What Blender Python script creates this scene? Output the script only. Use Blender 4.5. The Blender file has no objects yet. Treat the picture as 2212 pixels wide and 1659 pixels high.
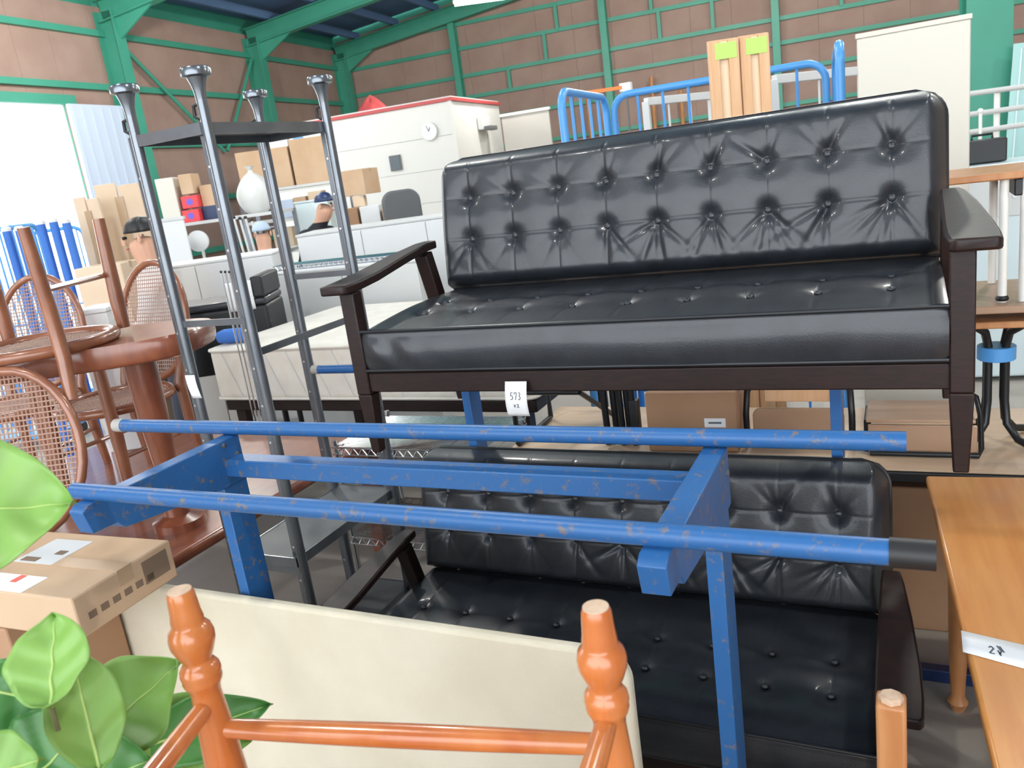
import bpy, bmesh, math, random
from mathutils import Vector, Matrix
random.seed(7)
S = bpy.context.scene
COL = S.collection
R = math.radians
V = Vector

# ------------------------------------------------------------------ camera
EYE = 1.8
FPX, CX, CY = 1740.0, 1106.0, 829.5
YAW, PITCH, ROLL = R(27.0), R(14.6), R(7.85)
f0 = V((-math.sin(YAW), math.cos(YAW), 0)); r0 = V((math.cos(YAW), math.sin(YAW), 0)); u0 = V((0, 0, 1))
fwd = f0*math.cos(PITCH) - u0*math.sin(PITCH)
upv = f0*math.sin(PITCH) + u0*math.cos(PITCH)
cX = r0*math.cos(ROLL) - upv*math.sin(ROLL)
cY = r0*math.sin(ROLL) + upv*math.cos(ROLL)
cam = bpy.data.cameras.new('camera')
cam.sensor_width = 36.0; cam.lens = 36.0*FPX/2212.0
cam.clip_start = 0.05; cam.clip_end = 200
cam.dof.use_dof = True; cam.dof.focus_distance = 1.9; cam.dof.aperture_fstop = 9.0
co = bpy.data.objects.new('camera', cam); COL.objects.link(co)
M = Matrix((cX, cY, -fwd)).transposed().to_4x4(); M.translation = V((0, 0, EYE))
co.matrix_world = M
S.camera = co
# ------------------------------------------------------------------ sky and exposure
w = bpy.data.worlds.new('sky'); S.world = w; w.use_nodes = True
bg = w.node_tree.nodes['Background']; bg.inputs[0].default_value = (0.90, 0.95, 1.0, 1); bg.inputs[1].default_value = 3.2
S.view_settings.view_transform = 'Standard'; S.view_settings.look = 'None'
S.view_settings.gamma = 1.0; S.view_settings.use_curve_mapping = False
S.view_settings.exposure = 0.75

# a pixel of the photograph turned into a place in the room, at a known depth / height
def ray(x, y): return cX*(x-CX) - cY*(y-CY) + fwd*FPX
def atY(x, y, Y): v = ray(x, y); return v*(Y/v.y) + V((0, 0, EYE))
def atZ(x, y, z): v = ray(x, y); return v*((z-EYE)/v.z) + V((0, 0, EYE))
def atD(x, y, d): v = ray(x, y); return v*(d/v.dot(f0)) + V((0, 0, EYE))
def mpp(d): return d/FPX/0.985        # metres per pixel at distance d

# ------------------------------------------------------------------ materials
MATS = {}
def mat(name, c, rough=0.5, metal=0.0, c2=None, scale=8.0, stretch=(1, 1, 1), bump=0.0, bscale=60.0, detail=4, coat=0.0,
        lo=0.35, hi=0.65, spec=0.5, trans=0.0, alpha=1.0, emit=None, es=0.0, wave=None):
    m = bpy.data.materials.new(name); m.use_nodes = True
    nt = m.node_tree; b = nt.nodes['Principled BSDF']; L = nt.links
    def c4(q): return (q[0], q[1], q[2], 1)
    b.inputs['Base Color'].default_value = c4(c)
    b.inputs['Roughness'].default_value = rough; b.inputs['Metallic'].default_value = metal
    b.inputs['Coat Weight'].default_value = coat; b.inputs['Coat Roughness'].default_value = 0.12
    b.inputs['Specular IOR Level'].default_value = spec
    if trans: b.inputs['Transmission Weight'].default_value = trans
    if alpha < 1: b.inputs['Alpha'].default_value = alpha
    if emit: b.inputs['Emission Color'].default_value = c4(emit); b.inputs['Emission Strength'].default_value = es
    tc = nt.nodes.new('ShaderNodeTexCoord'); mp = nt.nodes.new('ShaderNodeMapping')
    mp.inputs['Scale'].default_value = stretch; L.new(tc.outputs['Object'], mp.inputs[0])
    if c2:
        n = nt.nodes.new('ShaderNodeTexNoise'); n.inputs['Scale'].default_value = scale; n.inputs['Detail'].default_value = detail
        L.new(mp.outputs[0], n.inputs['Vector'])
        cr = nt.nodes.new('ShaderNodeValToRGB'); cr.color_ramp.elements[0].position = lo; cr.color_ramp.elements[1].position = hi
        cr.color_ramp.elements[0].color = c4(c); cr.color_ramp.elements[1].color = c4(c2)
        L.new(n.outputs['Fac'], cr.inputs[0]); L.new(cr.outputs[0], b.inputs['Base Color'])
    if bump or wave:
        if wave:
            t = nt.nodes.new('ShaderNodeTexWave'); t.inputs['Scale'].default_value = wave; t.inputs['Distortion'].default_value = 0
            L.new(mp.outputs[0], t.inputs['Vector'])
        else:
            t = nt.nodes.new('ShaderNodeTexNoise'); t.inputs['Scale'].default_value = bscale; t.inputs['Detail'].default_value = 3
            L.new(mp.outputs[0], t.inputs['Vector'])
        bp = nt.nodes.new('ShaderNodeBump'); bp.inputs['Strength'].default_value = bump; bp.inputs['Distance'].default_value = 0.01
        L.new(t.outputs['Fac'], bp.inputs['Height']); L.new(bp.outputs[0], b.inputs['Normal'])
    MATS[name] = m
    return m
mat('leather', (0.014, 0.0165, 0.021), 0.40, c2=(0.021, 0.024, 0.030), scale=14, bump=0.10, bscale=260, coat=0.25)
mat('piping', (0.010, 0.011, 0.013), 0.35)
mat('darkwood', (0.011, 0.0055, 0.005), 0.45, c2=(0.022, 0.0085, 0.007), scale=30, stretch=(1, 1, 6), coat=0.0, spec=0.35)
mat('bluepaint', (0.016, 0.10, 0.30), 0.36, c2=(0.022, 0.125, 0.35), scale=9, bump=0.08, bscale=40)
def rusty(name, base):
    m = mat(name, base, 0.40)
    nt = m.node_tree; b = nt.nodes['Principled BSDF']; L = nt.links
    tc = nt.nodes['Texture Coordinate']
    n = nt.nodes.new('ShaderNodeTexNoise'); n.inputs['Scale'].default_value = 48; n.inputs['Detail'].default_value = 7; n.inputs['Roughness'].default_value = 0.7
    L.new(tc.outputs['Object'], n.inputs['Vector'])
    cr = nt.nodes.new('ShaderNodeValToRGB'); e = cr.color_ramp.elements
    e[0].position = 0.56; e[1].position = 0.66
    e[0].color = (*base, 1); e[1].color = (0.17, 0.14, 0.12, 1)
    L.new(n.outputs['Fac'], cr.inputs[0]); L.new(cr.outputs[0], b.inputs['Base Color'])
    return m
rusty('bluerust', (0.020, 0.112, 0.31))
mat('cartblue', (0.085, 0.33, 0.72), 0.35)
mat('navy', (0.012, 0.03, 0.10), 0.4)
mat('rubber', (0.012, 0.012, 0.013), 0.5)
mat('gunmetal', (0.16, 0.18, 0.20), 0.24, metal=0.7, c2=(0.20, 0.22, 0.245), scale=10)
mat('chrome', (0.62, 0.64, 0.66), 0.16, metal=1.0)
mat('shelfgrey', (0.10, 0.105, 0.11), 0.5)
mat('shelfgrey2', (0.38, 0.36, 0.33), 0.6)
mat('screw', (0.7, 0.72, 0.74), 0.25, metal=0.9)
mat('cream', (0.60, 0.54, 0.41), 0.85, c2=(0.65, 0.595, 0.47), scale=5, bump=0.15, bscale=320)
mat('orangewood', (0.47, 0.125, 0.030), 0.26, c2=(0.58, 0.19, 0.05), scale=7, stretch=(3, 3, .5), coat=0.5)
mat('endgrain', (0.62, 0.45, 0.32), 0.7, c2=(0.5, 0.33, 0.22), scale=60)
mat('chipwood', (0.42, 0.17, 0.06), 0.4, c2=(0.52, 0.25, 0.1), scale=12, stretch=(3, 3, .5))
mat('tabletop', (0.53, 0.200, 0.045), 0.33, c2=(0.62, 0.27, 0.07), scale=4, stretch=(7, .6, 1), coat=0.3)
mat('tableedge', (0.16, 0.06, 0.02), 0.4)
mat('redwood', (0.20, 0.055, 0.028), 0.30, c2=(0.27, 0.085, 0.04), scale=6, stretch=(4, 1, 1), coat=0.5)
mat('chairwood', (0.24, 0.085, 0.042), 0.30, c2=(0.31, 0.12, 0.06), scale=12, coat=0.5)
mat('cane', (0.42, 0.27, 0.21), 0.55)
mat('carton', (0.50, 0.33, 0.20), 0.8, c2=(0.57, 0.40, 0.26), scale=3, bump=0.05, bscale=90)
mat('cartondark', (0.36, 0.20, 0.11), 0.8, c2=(0.41, 0.24, 0.14), scale=3)
mat('cartonpale', (0.66, 0.50, 0.35), 0.8, c2=(0.72, 0.57, 0.42), scale=3)
mat('tape', (0.48, 0.33, 0.20), 0.3)
mat('print', (0.20, 0.135, 0.09), 0.8)
mat('paper', (0.86, 0.87, 0.88), 0.7)
mat('greylabel', (0.62, 0.63, 0.63), 0.7)
mat('bluelabel', (0.20, 0.25, 0.62), 0.6)
mat('redprint', (0.75, 0.14, 0.10), 0.6)
mat('ink', (0.10, 0.12, 0.14), 0.7)
mat('leaf', (0.15, 0.31, 0.05), 0.45, c2=(0.22, 0.40, 0.085), scale=6, bump=0.15, bscale=14)
mat('leafdark', (0.035, 0.15, 0.025), 0.42, c2=(0.07, 0.24, 0.045), scale=6, bump=0.15, bscale=14)
mat('leafvein', (0.40, 0.56, 0.16), 0.5)
mat('stem', (0.13, 0.13, 0.05), 0.7)
mat('soil', (0.05, 0.035, 0.025), 0.95)
mat('whitemetal', (0.80, 0.79, 0.74), 0.35)
mat('offwhite', (0.66, 0.63, 0.55), 0.55)
mat('white', (0.72, 0.73, 0.73), 0.5)
mat('greywhite', (0.60, 0.61, 0.60), 0.5)
mat('applwhite', (0.62, 0.72, 0.74), 0.25)
mat('plastic', (0.72, 0.74, 0.76), 0.12, spec=0.8, alpha=0.30)
mat('mattress', (0.70, 0.66, 0.58), 0.75, c2=(0.76, 0.73, 0.66), scale=10)
mat('bluetowel', (0.05, 0.17, 0.55), 0.8)
mat('black', (0.013, 0.014, 0.016), 0.45)
mat('blackmetal', (0.02, 0.022, 0.024), 0.35, metal=0.4)
mat('brownboard', (0.36, 0.215, 0.13), 0.4, c2=(0.40, 0.25, 0.16), scale=5, stretch=(.6, 6, 1), coat=.2)
mat('paleboard', (0.58, 0.42, 0.28), 0.5, c2=(0.63, 0.47, 0.33), scale=5, stretch=(.6, 6, 1))
mat('plank', (0.66, 0.38, 0.19), 0.55, c2=(0.74, 0.46, 0.26), scale=5, stretch=(8, 8, .6))
mat('planklight', (0.80, 0.60, 0.40), 0.5)
mat('limetape', (0.45, 0.75, 0.12), 0.4)
mat('wallboard', (0.31, 0.205, 0.170), 0.85, c2=(0.35, 0.24, 0.20), scale=2, wave=22, bump=0.25)
mat('steelgreen', (0.045, 0.275, 0.19), 0.45, c2=(0.052, 0.30, 0.21), scale=2)
mat('roofblue', (0.085, 0.155, 0.30), 0.7, c2=(0.095, 0.17, 0.32), scale=1.5)
mat('concrete', (0.34, 0.31, 0.27), 0.75, c2=(0.42, 0.385, 0.34), scale=1.6, detail=8, bump=0.08, bscale=30)
mat('yard', (0.55, 0.54, 0.52), 0.9)
mat('paleleaf', (0.52, 0.60, 0.74), 0.6)
mat('officewall', (0.60, 0.59, 0.56), 0.55)
mat('redtrim', (0.42, 0.06, 0.06), 0.5)
mat('lamp', (1, 1, 1), 0.5, emit=(1.0, 1.0, 0.94), es=9)
mat('red', (0.70, 0.05, 0.06), 0.5)
mat('skin', (0.62, 0.35, 0.24), 0.55)
mat('hair', (0.012, 0.011, 0.011), 0.5)
mat('shirtwhite', (0.80, 0.81, 0.82), 0.8)
mat('shirtblack', (0.012, 0.014, 0.02), 0.8)
mat('trousers', (0.05, 0.055, 0.075), 0.8)
mat('capgrey', (0.45, 0.55, 0.68), 0.7)
mat('orange', (0.75, 0.22, 0.05), 0.5)
mat('tealblue', (0.10, 0.30, 0.34), 0.5)
mat('bag', (0.62, 0.63, 0.61), 0.4, bump=.4, bscale=12)
mat('purple', (0.15, 0.10, 0.55), 0.5)
mat('cleargreen', (0.30, 0.52, 0.50), 0.2)

# ------------------------------------------------------------------ mesh helpers
class G:
    def __init__(s): s.v = []; s.f = []
    def add(s, vs, fs):
        o = len(s.v); s.v += [V(p) for p in vs]; s.f += [tuple(i+o for i in q) for q in fs]; return s
    def box(s, c, size, rz=0.0, ry=0.0, rx=0.0):
        m = Matrix.Translation(V(c)) @ Matrix.Rotation(rz, 4, 'Z') @ Matrix.Rotation(ry, 4, 'Y') @ Matrix.Rotation(rx, 4, 'X')
        a, b, d = [q/2 for q in size]
        vs = [m @ V((x, y, z)) for z in (-d, d) for y in (-b, b) for x in (-a, a)]
        return s.add(vs, [(0, 2, 3, 1), (4, 5, 7, 6), (0, 1, 5, 4), (2, 6, 7, 3), (0, 4, 6, 2), (1, 3, 7, 5)])
    def bb(s, x0, x1, y0, y1, z0, z1): return s.box(((x0+x1)/2, (y0+y1)/2, (z0+z1)/2), (abs(x1-x0), abs(y1-y0), abs(z1-z0)))
    def beam(s, p0, p1, wd, h, up=(0, 0, 1), w1=None, h1=None):
        p0 = V(p0); p1 = V(p1); d = (p1-p0).normalized(); sd = d.cross(V(up))
        if sd.length < 1e-4: sd = d.cross(V((1, 0, 0)))
        sd.normalize(); uu = sd.cross(d)
        vs = []
        for p, a, b in ((p0, wd, h), (p1, w1 or wd, h1 or h)):
            vs += [p - sd*a/2 - uu*b/2, p + sd*a/2 - uu*b/2, p + sd*a/2 + uu*b/2, p - sd*a/2 + uu*b/2]
        return s.add(vs, [(0, 1, 2, 3), (7, 6, 5, 4), (0, 4, 5, 1), (1, 5, 6, 2), (2, 6, 7, 3), (3, 7, 4, 0)])
    def tube(s, pts, r, n=10, closed=False, cap=True):
        pts = [V(p) for p in pts]; N = len(pts); rs = r if isinstance(r, (list, tuple)) else [r]*N
        def tan(i):
            a = pts[(i-1) % N] if (closed or i > 0) else pts[i]
            b = pts[(i+1) % N] if (closed or i < N-1) else pts[i]
            return (b-a).normalized()
        t = tan(0); nrm = t.cross(V((0, 0, 1)))
        if nrm.length < 1e-3: nrm = t.cross(V((1, 0, 0)))
        nrm.normalize(); vs = []; fs = []
        for i in range(N):
            t = tan(i); nrm = (nrm - t*nrm.dot(t)); nrm.normalize(); bn = t.cross(nrm)
            for k in range(n):
                a = 2*math.pi*k/n; vs.append(pts[i] + (nrm*math.cos(a) + bn*math.sin(a))*rs[i])
        for i in range(N if closed else N-1):
            j = (i+1) % N
            for k in range(n):
                fs.append((i*n+k, i*n+(k+1) % n, j*n+(k+1) % n, j*n+k))
        if cap and not closed:
            fs.append(tuple(range(n-1, -1, -1))); fs.append(tuple((N-1)*n+k for k in range(n)))
        return s.add(vs, fs)
    def cyl(s, p0, p1, r, n=16, r1=None): return s.tube([p0, p1], [r, r1 if r1 is not None else r], n)
    def lathe(s, base, prof, n=24, axis=(0, 0, 1)):
        ax = V(axis).normalized(); base = V(base)
        return s.tube([base + ax*(t + i*1e-5) for i, (t, r) in enumerate(prof)], [r for t, r in prof], n)
    def prism(s, poly, ext):
        n = len(poly); e = V(ext); p = [V(q) for q in poly]
        return s.add(p + [q+e for q in p], [tuple(range(n-1, -1, -1)), tuple(range(n, 2*n))] + [(i, (i+1) % n, n+(i+1) % n, n+i) for i in range(n)])
    def grid(s, fn, nu, nv, closeu=False):
        vs = [fn(i/nu, j/nv) for j in range(nv+1) for i in range(nu+1)]
        W_ = nu+1
        return s.add(vs, [(j*W_+i, j*W_+i+1, (j+1)*W_+i+1, (j+1)*W_+i) for j in range(nv) for i in range(nu)])
    def ball(s, c, r, sc=(1, 1, 1), n=14, m=9):
        c = V(c)
        return s.tube([c + V((0, 0, -math.cos(math.pi*j/m)*r*sc[2])) for j in range(m+1)], [max(1e-4, math.sin(math.pi*j/m)*r*sc[0]) for j in range(m+1)], n)
    def xf(s, m): s.v = [m @ p for p in s.v]; return s
    def build(s, name, mt, parent=None, bevel=0.0, seg=2, loc=None, smooth=True, ang=40, solid=0.0):
        me = bpy.data.meshes.new(name); me.from_pydata([tuple(p) for p in s.v], [], s.f); me.validate(); 
        bm = bmesh.new(); bm.from_mesh(me); bmesh.ops.recalc_face_normals(bm, faces=bm.faces[:]); bm.to_mesh(me); bm.free()
        me.materials.append(MATS[mt])
        if smooth:
            for p in me.polygons: p.use_smooth = True
            me.set_sharp_from_angle(angle=R(ang))
        o = bpy.data.objects.new(name, me); COL.objects.link(o)
        if parent: o.parent = parent
        if loc is not None: o.location = loc
        if solid: md = o.modifiers.new('s', 'SOLIDIFY'); md.thickness = solid; md.offset = 0
        if bevel: md = o.modifiers.new('b', 'BEVEL'); md.width = bevel; md.segments = seg; md.limit_method = 'ANGLE'; md.angle_limit = R(40)
        return o
def tag(o, label=None, cat=None, group=None, kind=None):
    if label: o['label'] = label
    if cat: o['category'] = cat
    if group: o['group'] = group
    if kind: o['kind'] = kind
    return o
def thing(name, label, cat, loc=(0, 0, 0), rz=0.0, group=None, rx=0.0, ry=0.0):
    o = bpy.data.objects.new(name, None); o.empty_display_size = 0.05; COL.objects.link(o)
    o.location = loc; o.rotation_euler = (rx, ry, rz)
    return tag(o, label, cat, group)
def kids(o): return [c for c in COL.objects if c.parent == o]
def dup(root, loc, rz=0.0, label=None, group=None, rx=0.0, ry=0.0, scale=None):
    r = root.copy(); COL.objects.link(r); r.location = loc; r.rotation_euler = (rx, ry, rz)
    if scale: r.scale = scale
    if label: r['label'] = label
    if group: r['group'] = group
    for ch in kids(root):
        c = ch.copy(); COL.objects.link(c); c.parent = r
        for g in kids(ch):
            d = g.copy(); COL.objects.link(d); d.parent = c
    return r

# ------------------------------------------------------------------ the warehouse shell (its own axes, turned 7 degrees from the furniture rows)
BA = R(7.0)
BM = Matrix.Rotation(BA, 4, 'Z')
def struct(name, label=None, kind='structure'):
    o = bpy.data.objects.new(name, None); COL.objects.link(o); o.rotation_euler = (0, 0, BA); o['kind'] = kind
    if label: o['label'] = label
    return o
DX, BY_, RX = -11.0, 20.35, 9.0           # left wall, back wall, right wall
YF = -7.0                                 # open front side of the hall behind the photographer
fl = G().bb(DX, RX, YF, BY_, -0.1, 0.0).build('floor', 'concrete'); fl.rotation_euler = (0, 0, BA); fl['kind'] = 'structure'; fl['label'] = 'worn beige concrete warehouse floor'
yd = G().bb(-60, 60, -60, 60, -0.25, -0.12).build('floor_yard', 'yard'); yd['kind'] = 'structure'; yd['label'] = 'pale ground outside the hall'
def hbeam(g, p0, p1, d, wd, up):
    """an H section from p0 to p1: two flanges and a web"""
    p0 = V(p0); p1 = V(p1); u = V(up)
    g.beam(p0 + u*(d/2), p1 + u*(d/2), wd, 0.02, up); g.beam(p0 - u*(d/2), p1 - u*(d/2), wd, 0.02, up); g.beam(p0, p1, 0.02, d, up)
    return g
# left wall: brown boards, columns, girts, braces; a wide doorway to the daylight
wl = struct('wall_left', 'brown boarded warehouse wall with green steel frame and wide doorway')
pw = 0.91
def panels(par, n0, n1, fn):
    first = None
    for i in range(n0, n1): fn(i)
yy = 11.0
while yy < BY_ - 0.01:
    y1 = min(yy + pw, BY_); G().bb(DX-0.05, DX, yy+0.002, y1-0.002, 0, 5.45).build('wall_board', 'wallboard', wl); yy = y1
yy = YF
while yy < 11.0 - 0.01:
    y1 = min(yy + pw, 11.0)
    G().bb(DX-0.05, DX, yy+0.002, y1-0.002, 3.86 if yy > 3.0 else 0, 5.45).build('wall_board', 'wallboard', wl); yy = y1
G().bb(DX-0.09, DX-0.055, 11.0, BY_+.1, 0, 5.9).build('light_seal_sheet', 'steelgreen', wl); G().bb(DX-0.09, DX-0.055, YF, 11.0, 3.86, 5.9).build('light_seal_sheet', 'steelgreen', wl)  # backing added so daylight does not leak through the board gaps
cols = [-0.3, 3.85, 8.0, 12.15, 16.3, 20.1]
for y in cols: hbeam(G(), (DX+0.2, y, 0), (DX+0.2, y, 5.35), 0.36, 0.22, (1, 0, 0)).build('column', 'steelgreen', wl)
for z in (3.15, 4.12, 5.0):
    G().bb(DX+0.0, DX+0.09, 11.0 if z < 3.9 else YF, BY_, z-0.05, z+0.05).build('girt', 'steelgreen', wl)
for z in (1.1, 2.1): G().bb(DX, DX+0.09, 11.0, BY_, z-0.05, z+0.05).build('girt', 'steelgreen', wl)
G().bb(DX+0.0, DX+0.12, 3.0, 11.1, 3.80, 3.95).build('door_header', 'steelgreen', wl)
G().cyl((DX+0.15, 12.3, 4.9), (DX+0.15, 14.6, 3.0), 0.035, 8).build('brace', 'steelgreen', wl)
G().cyl((DX+0.15, 16.2, 4.9), (DX+0.15, 14.7, 3.0), 0.035, 8).build('brace', 'steelgreen', wl)
dl = struct('door_1', 'pale blue sliding door leaf beside the bright doorway')
G().bb(DX+0.13, DX+0.19, 10.85, 12.0, 0.02, 3.8).build('door_panel', 'paleleaf', dl)
for k in range(6): G().bb(DX+0.19, DX+0.205, 10.9+k*0.2, 10.92+k*0.2, 0.05, 3.75).build('door_rib', 'paleleaf', dl)
# back wall
wb = struct('wall_back', 'brown boarded gable wall with green columns and girts')
def roofz(bx): return 5.35 + 0.11*(bx-DX) if bx < -1 else 5.35 + 0.11*(-1-DX) - 0.11*(bx+1)
xx = DX
while xx < RX - 0.01:
    x1 = min(xx + pw, RX); za, zb = roofz(xx)+0.3, roofz(x1)+0.3
    G().prism([(xx+.002, BY_, 0), (x1-.002, BY_, 0), (x1-.002, BY_, zb), (xx+.002, BY_, za)], (0, 0.05, 0)).build('wall_board', 'wallboard', wb); xx = x1
G().prism([(DX-.1, BY_+.055, 0), (RX+.1, BY_+.055, 0), (RX+.1, BY_+.055, roofz(RX)+.6), (-1, BY_+.055, roofz(-1)+.6), (DX-.1, BY_+.055, roofz(DX)+.6)], (0, .03, 0)).build('light_seal_sheet', 'steelgreen', wb)  # added behind the gable boards to block light between them
bc = [-10.8, -7.65, -3.87, -0.06, 4.07, 8.6]
for x in bc: hbeam(G(), (x, BY_-0.12, 0), (x, BY_-0.12, roofz(x)), 0.2, 0.16, (0, 1, 0)).build('column', 'steelgreen', wb)
gz = [0.7, 1.35, 1.9, 2.45, 3.2, 3.77, 4.28, 4.93, 5.5, 6.1]
for z in gz:
    xs = DX if z < 5.4 else DX + (z-5.35)/0.11
    G().bb(xs, RX, BY_-0.07, BY_, z-0.045, z+0.045).build('girt', 'steelgreen', wb)
for x, z0, z1 in ((-6.35, 3.82, 4.25), (-5.35, 4.3, 4.9), (-5.0, 4.95, 5.5), (-2.6, 4.33, 4.9), (-1.4, 4.33, 4.9), (1.3, 4.33, 4.9), (-2.75, 4.95, 5.5)):
    G().bb(x-0.04, x+0.04, BY_-0.09, BY_-0.02, z0-0.03, z1+0.03).build('stud', 'steelgreen', wb)
for x, zt in ((-3.3, 3.3), (-1.75, 3.5), (-1.1, 3.1)):
    G().cyl((x-1.1, BY_-0.3, 0), (x-1.1, BY_-0.3, zt), 0.045, 8).build('rusty_pipe', 'chipwood', wb)
wr = struct('wall_right', 'brown boarded wall on the far right side')
yy = YF
while yy < BY_ - 0.01:
    y1 = min(yy + pw*2, BY_); G().bb(RX, RX+0.05, yy+.006, y1-.006, 0, 5.6).build('wall_board', 'wallboard', wr); yy = y1
G().bb(RX+.055, RX+.09, YF, BY_+.1, 0, 6.0).build('light_seal_sheet', 'steelgreen', wr)  # same added light-blocking backing on this side
for y in cols: hbeam(G(), (RX-0.2, y, 0), (RX-0.2, y, 5.3), 0.36, 0.22, (1, 0, 0)).build('column', 'steelgreen', wr)
# ceiling with rafters and purlins
ce = struct('ceiling', 'dark blue folded metal roof on green steel rafters')
for (xa, xb) in ((DX-0.4, -1.0), (-1.0, RX+0.4)):
    za = roofz(max(DX, xa)) + 0.42 if xa < -1 else roofz(-1)+0.42
    zb = roofz(-1)+0.42 if xb == -1.0 else roofz(RX)+0.42
    n = 24
    for k in range(n):
        y0 = YF + (BY_-YF)*k/n; y1 = YF + (BY_-YF)*(k+1)/n
        G().prism([(xa, y0, za), (xb, y0, zb), (xb, y0, zb+.05), (xa, y0, za+.05)], (0, y1-y0, 0)).build('roof_sheet', 'roofblue', ce)
for y in cols:
    g = G(); hbeam(g, (DX+0.1, y, roofz(DX)), (-1, y, roofz(-1)), 0.34, 0.2, (0, 0, 1)); hbeam(g, (-1, y, roofz(-1)), (RX-0.1, y, roofz(RX)), 0.34, 0.2, (0, 0, 1))
    g.build('rafter', 'steelgreen', ce)
    G().prism([(DX+0.36, y-0.02, 5.25), (DX+1.25, y-0.02, 5.33), (DX+0.36, y-0.02, 4.85)], (0, 0.04, 0)).build('haunch', 'steelgreen', ce)
for x in [DX+0.7+1.15*k for k in range(17)]:
    if x > RX: break
    z = roofz(x)+0.28
    G().bb(x-0.04, x+0.04, YF, BY_, z-0.08, z+0.08).build('purlin', 'roofblue', ce)
# fluorescent battens hung from the rafters
def batten(bx, by, rz, label, group=None, z=None, en=450):
    z = z or roofz(bx)-0.45; hang = roofz(bx)-z+0.3
    p = BM @ V((bx, by, z))
    t = thing('ceiling_lamp', label, 'lamp', p, BA+rz, group)
    G().prism([(-.62, -.09, .03), (-.62, .09, .03), (-.62, .05, .08), (-.62, -.05, .08)], (1.24, 0, 0)).build('housing', 'whitemetal', t)
    for s in (-1, 1): G().cyl((-.6, s*.045, .0), (.6, s*.045, .0), .016, 10).build('lamp_tube', 'lamp', t)
    for s in (-1, 1): G().cyl((s*.4, 0, .08), (s*.4, 0, hang), .006, 6).build('hanger', 'whitemetal', t)
    l = bpy.data.lights.new('lamp_light', 'POINT'); l.shadow_soft_size = 0.12; l.energy = en; l.color = (1, 0.97, 0.90)
    lo = bpy.data.objects.new('lamp_light', l); COL.objects.link(lo); lo.parent = t; lo.location = (0, 0, -0.16)
batten(-4.25, 13.2, R(20), 'glowing fluorescent batten hanging at the top edge of the picture', z=4.46, en=170)
i = 0
for bx, by in ((-7.5, 5.5), (-3.2, 5.8), (1.6, 5.5), (5.5, 6.5), (-7.0, 0.5), (-2.6, 0.0), (2.5, 0.5), (-8, 9.5), (1.0, 10.5), (5, 14), (-0.5, 14.5)):  # extra battens, added to raise the light in the hall
    batten(bx, by, 0, 'added fluorescent batten under the roof out of view above the furniture', 'added roof lamps out of view', en=200 if by > 9 else 150)

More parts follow.
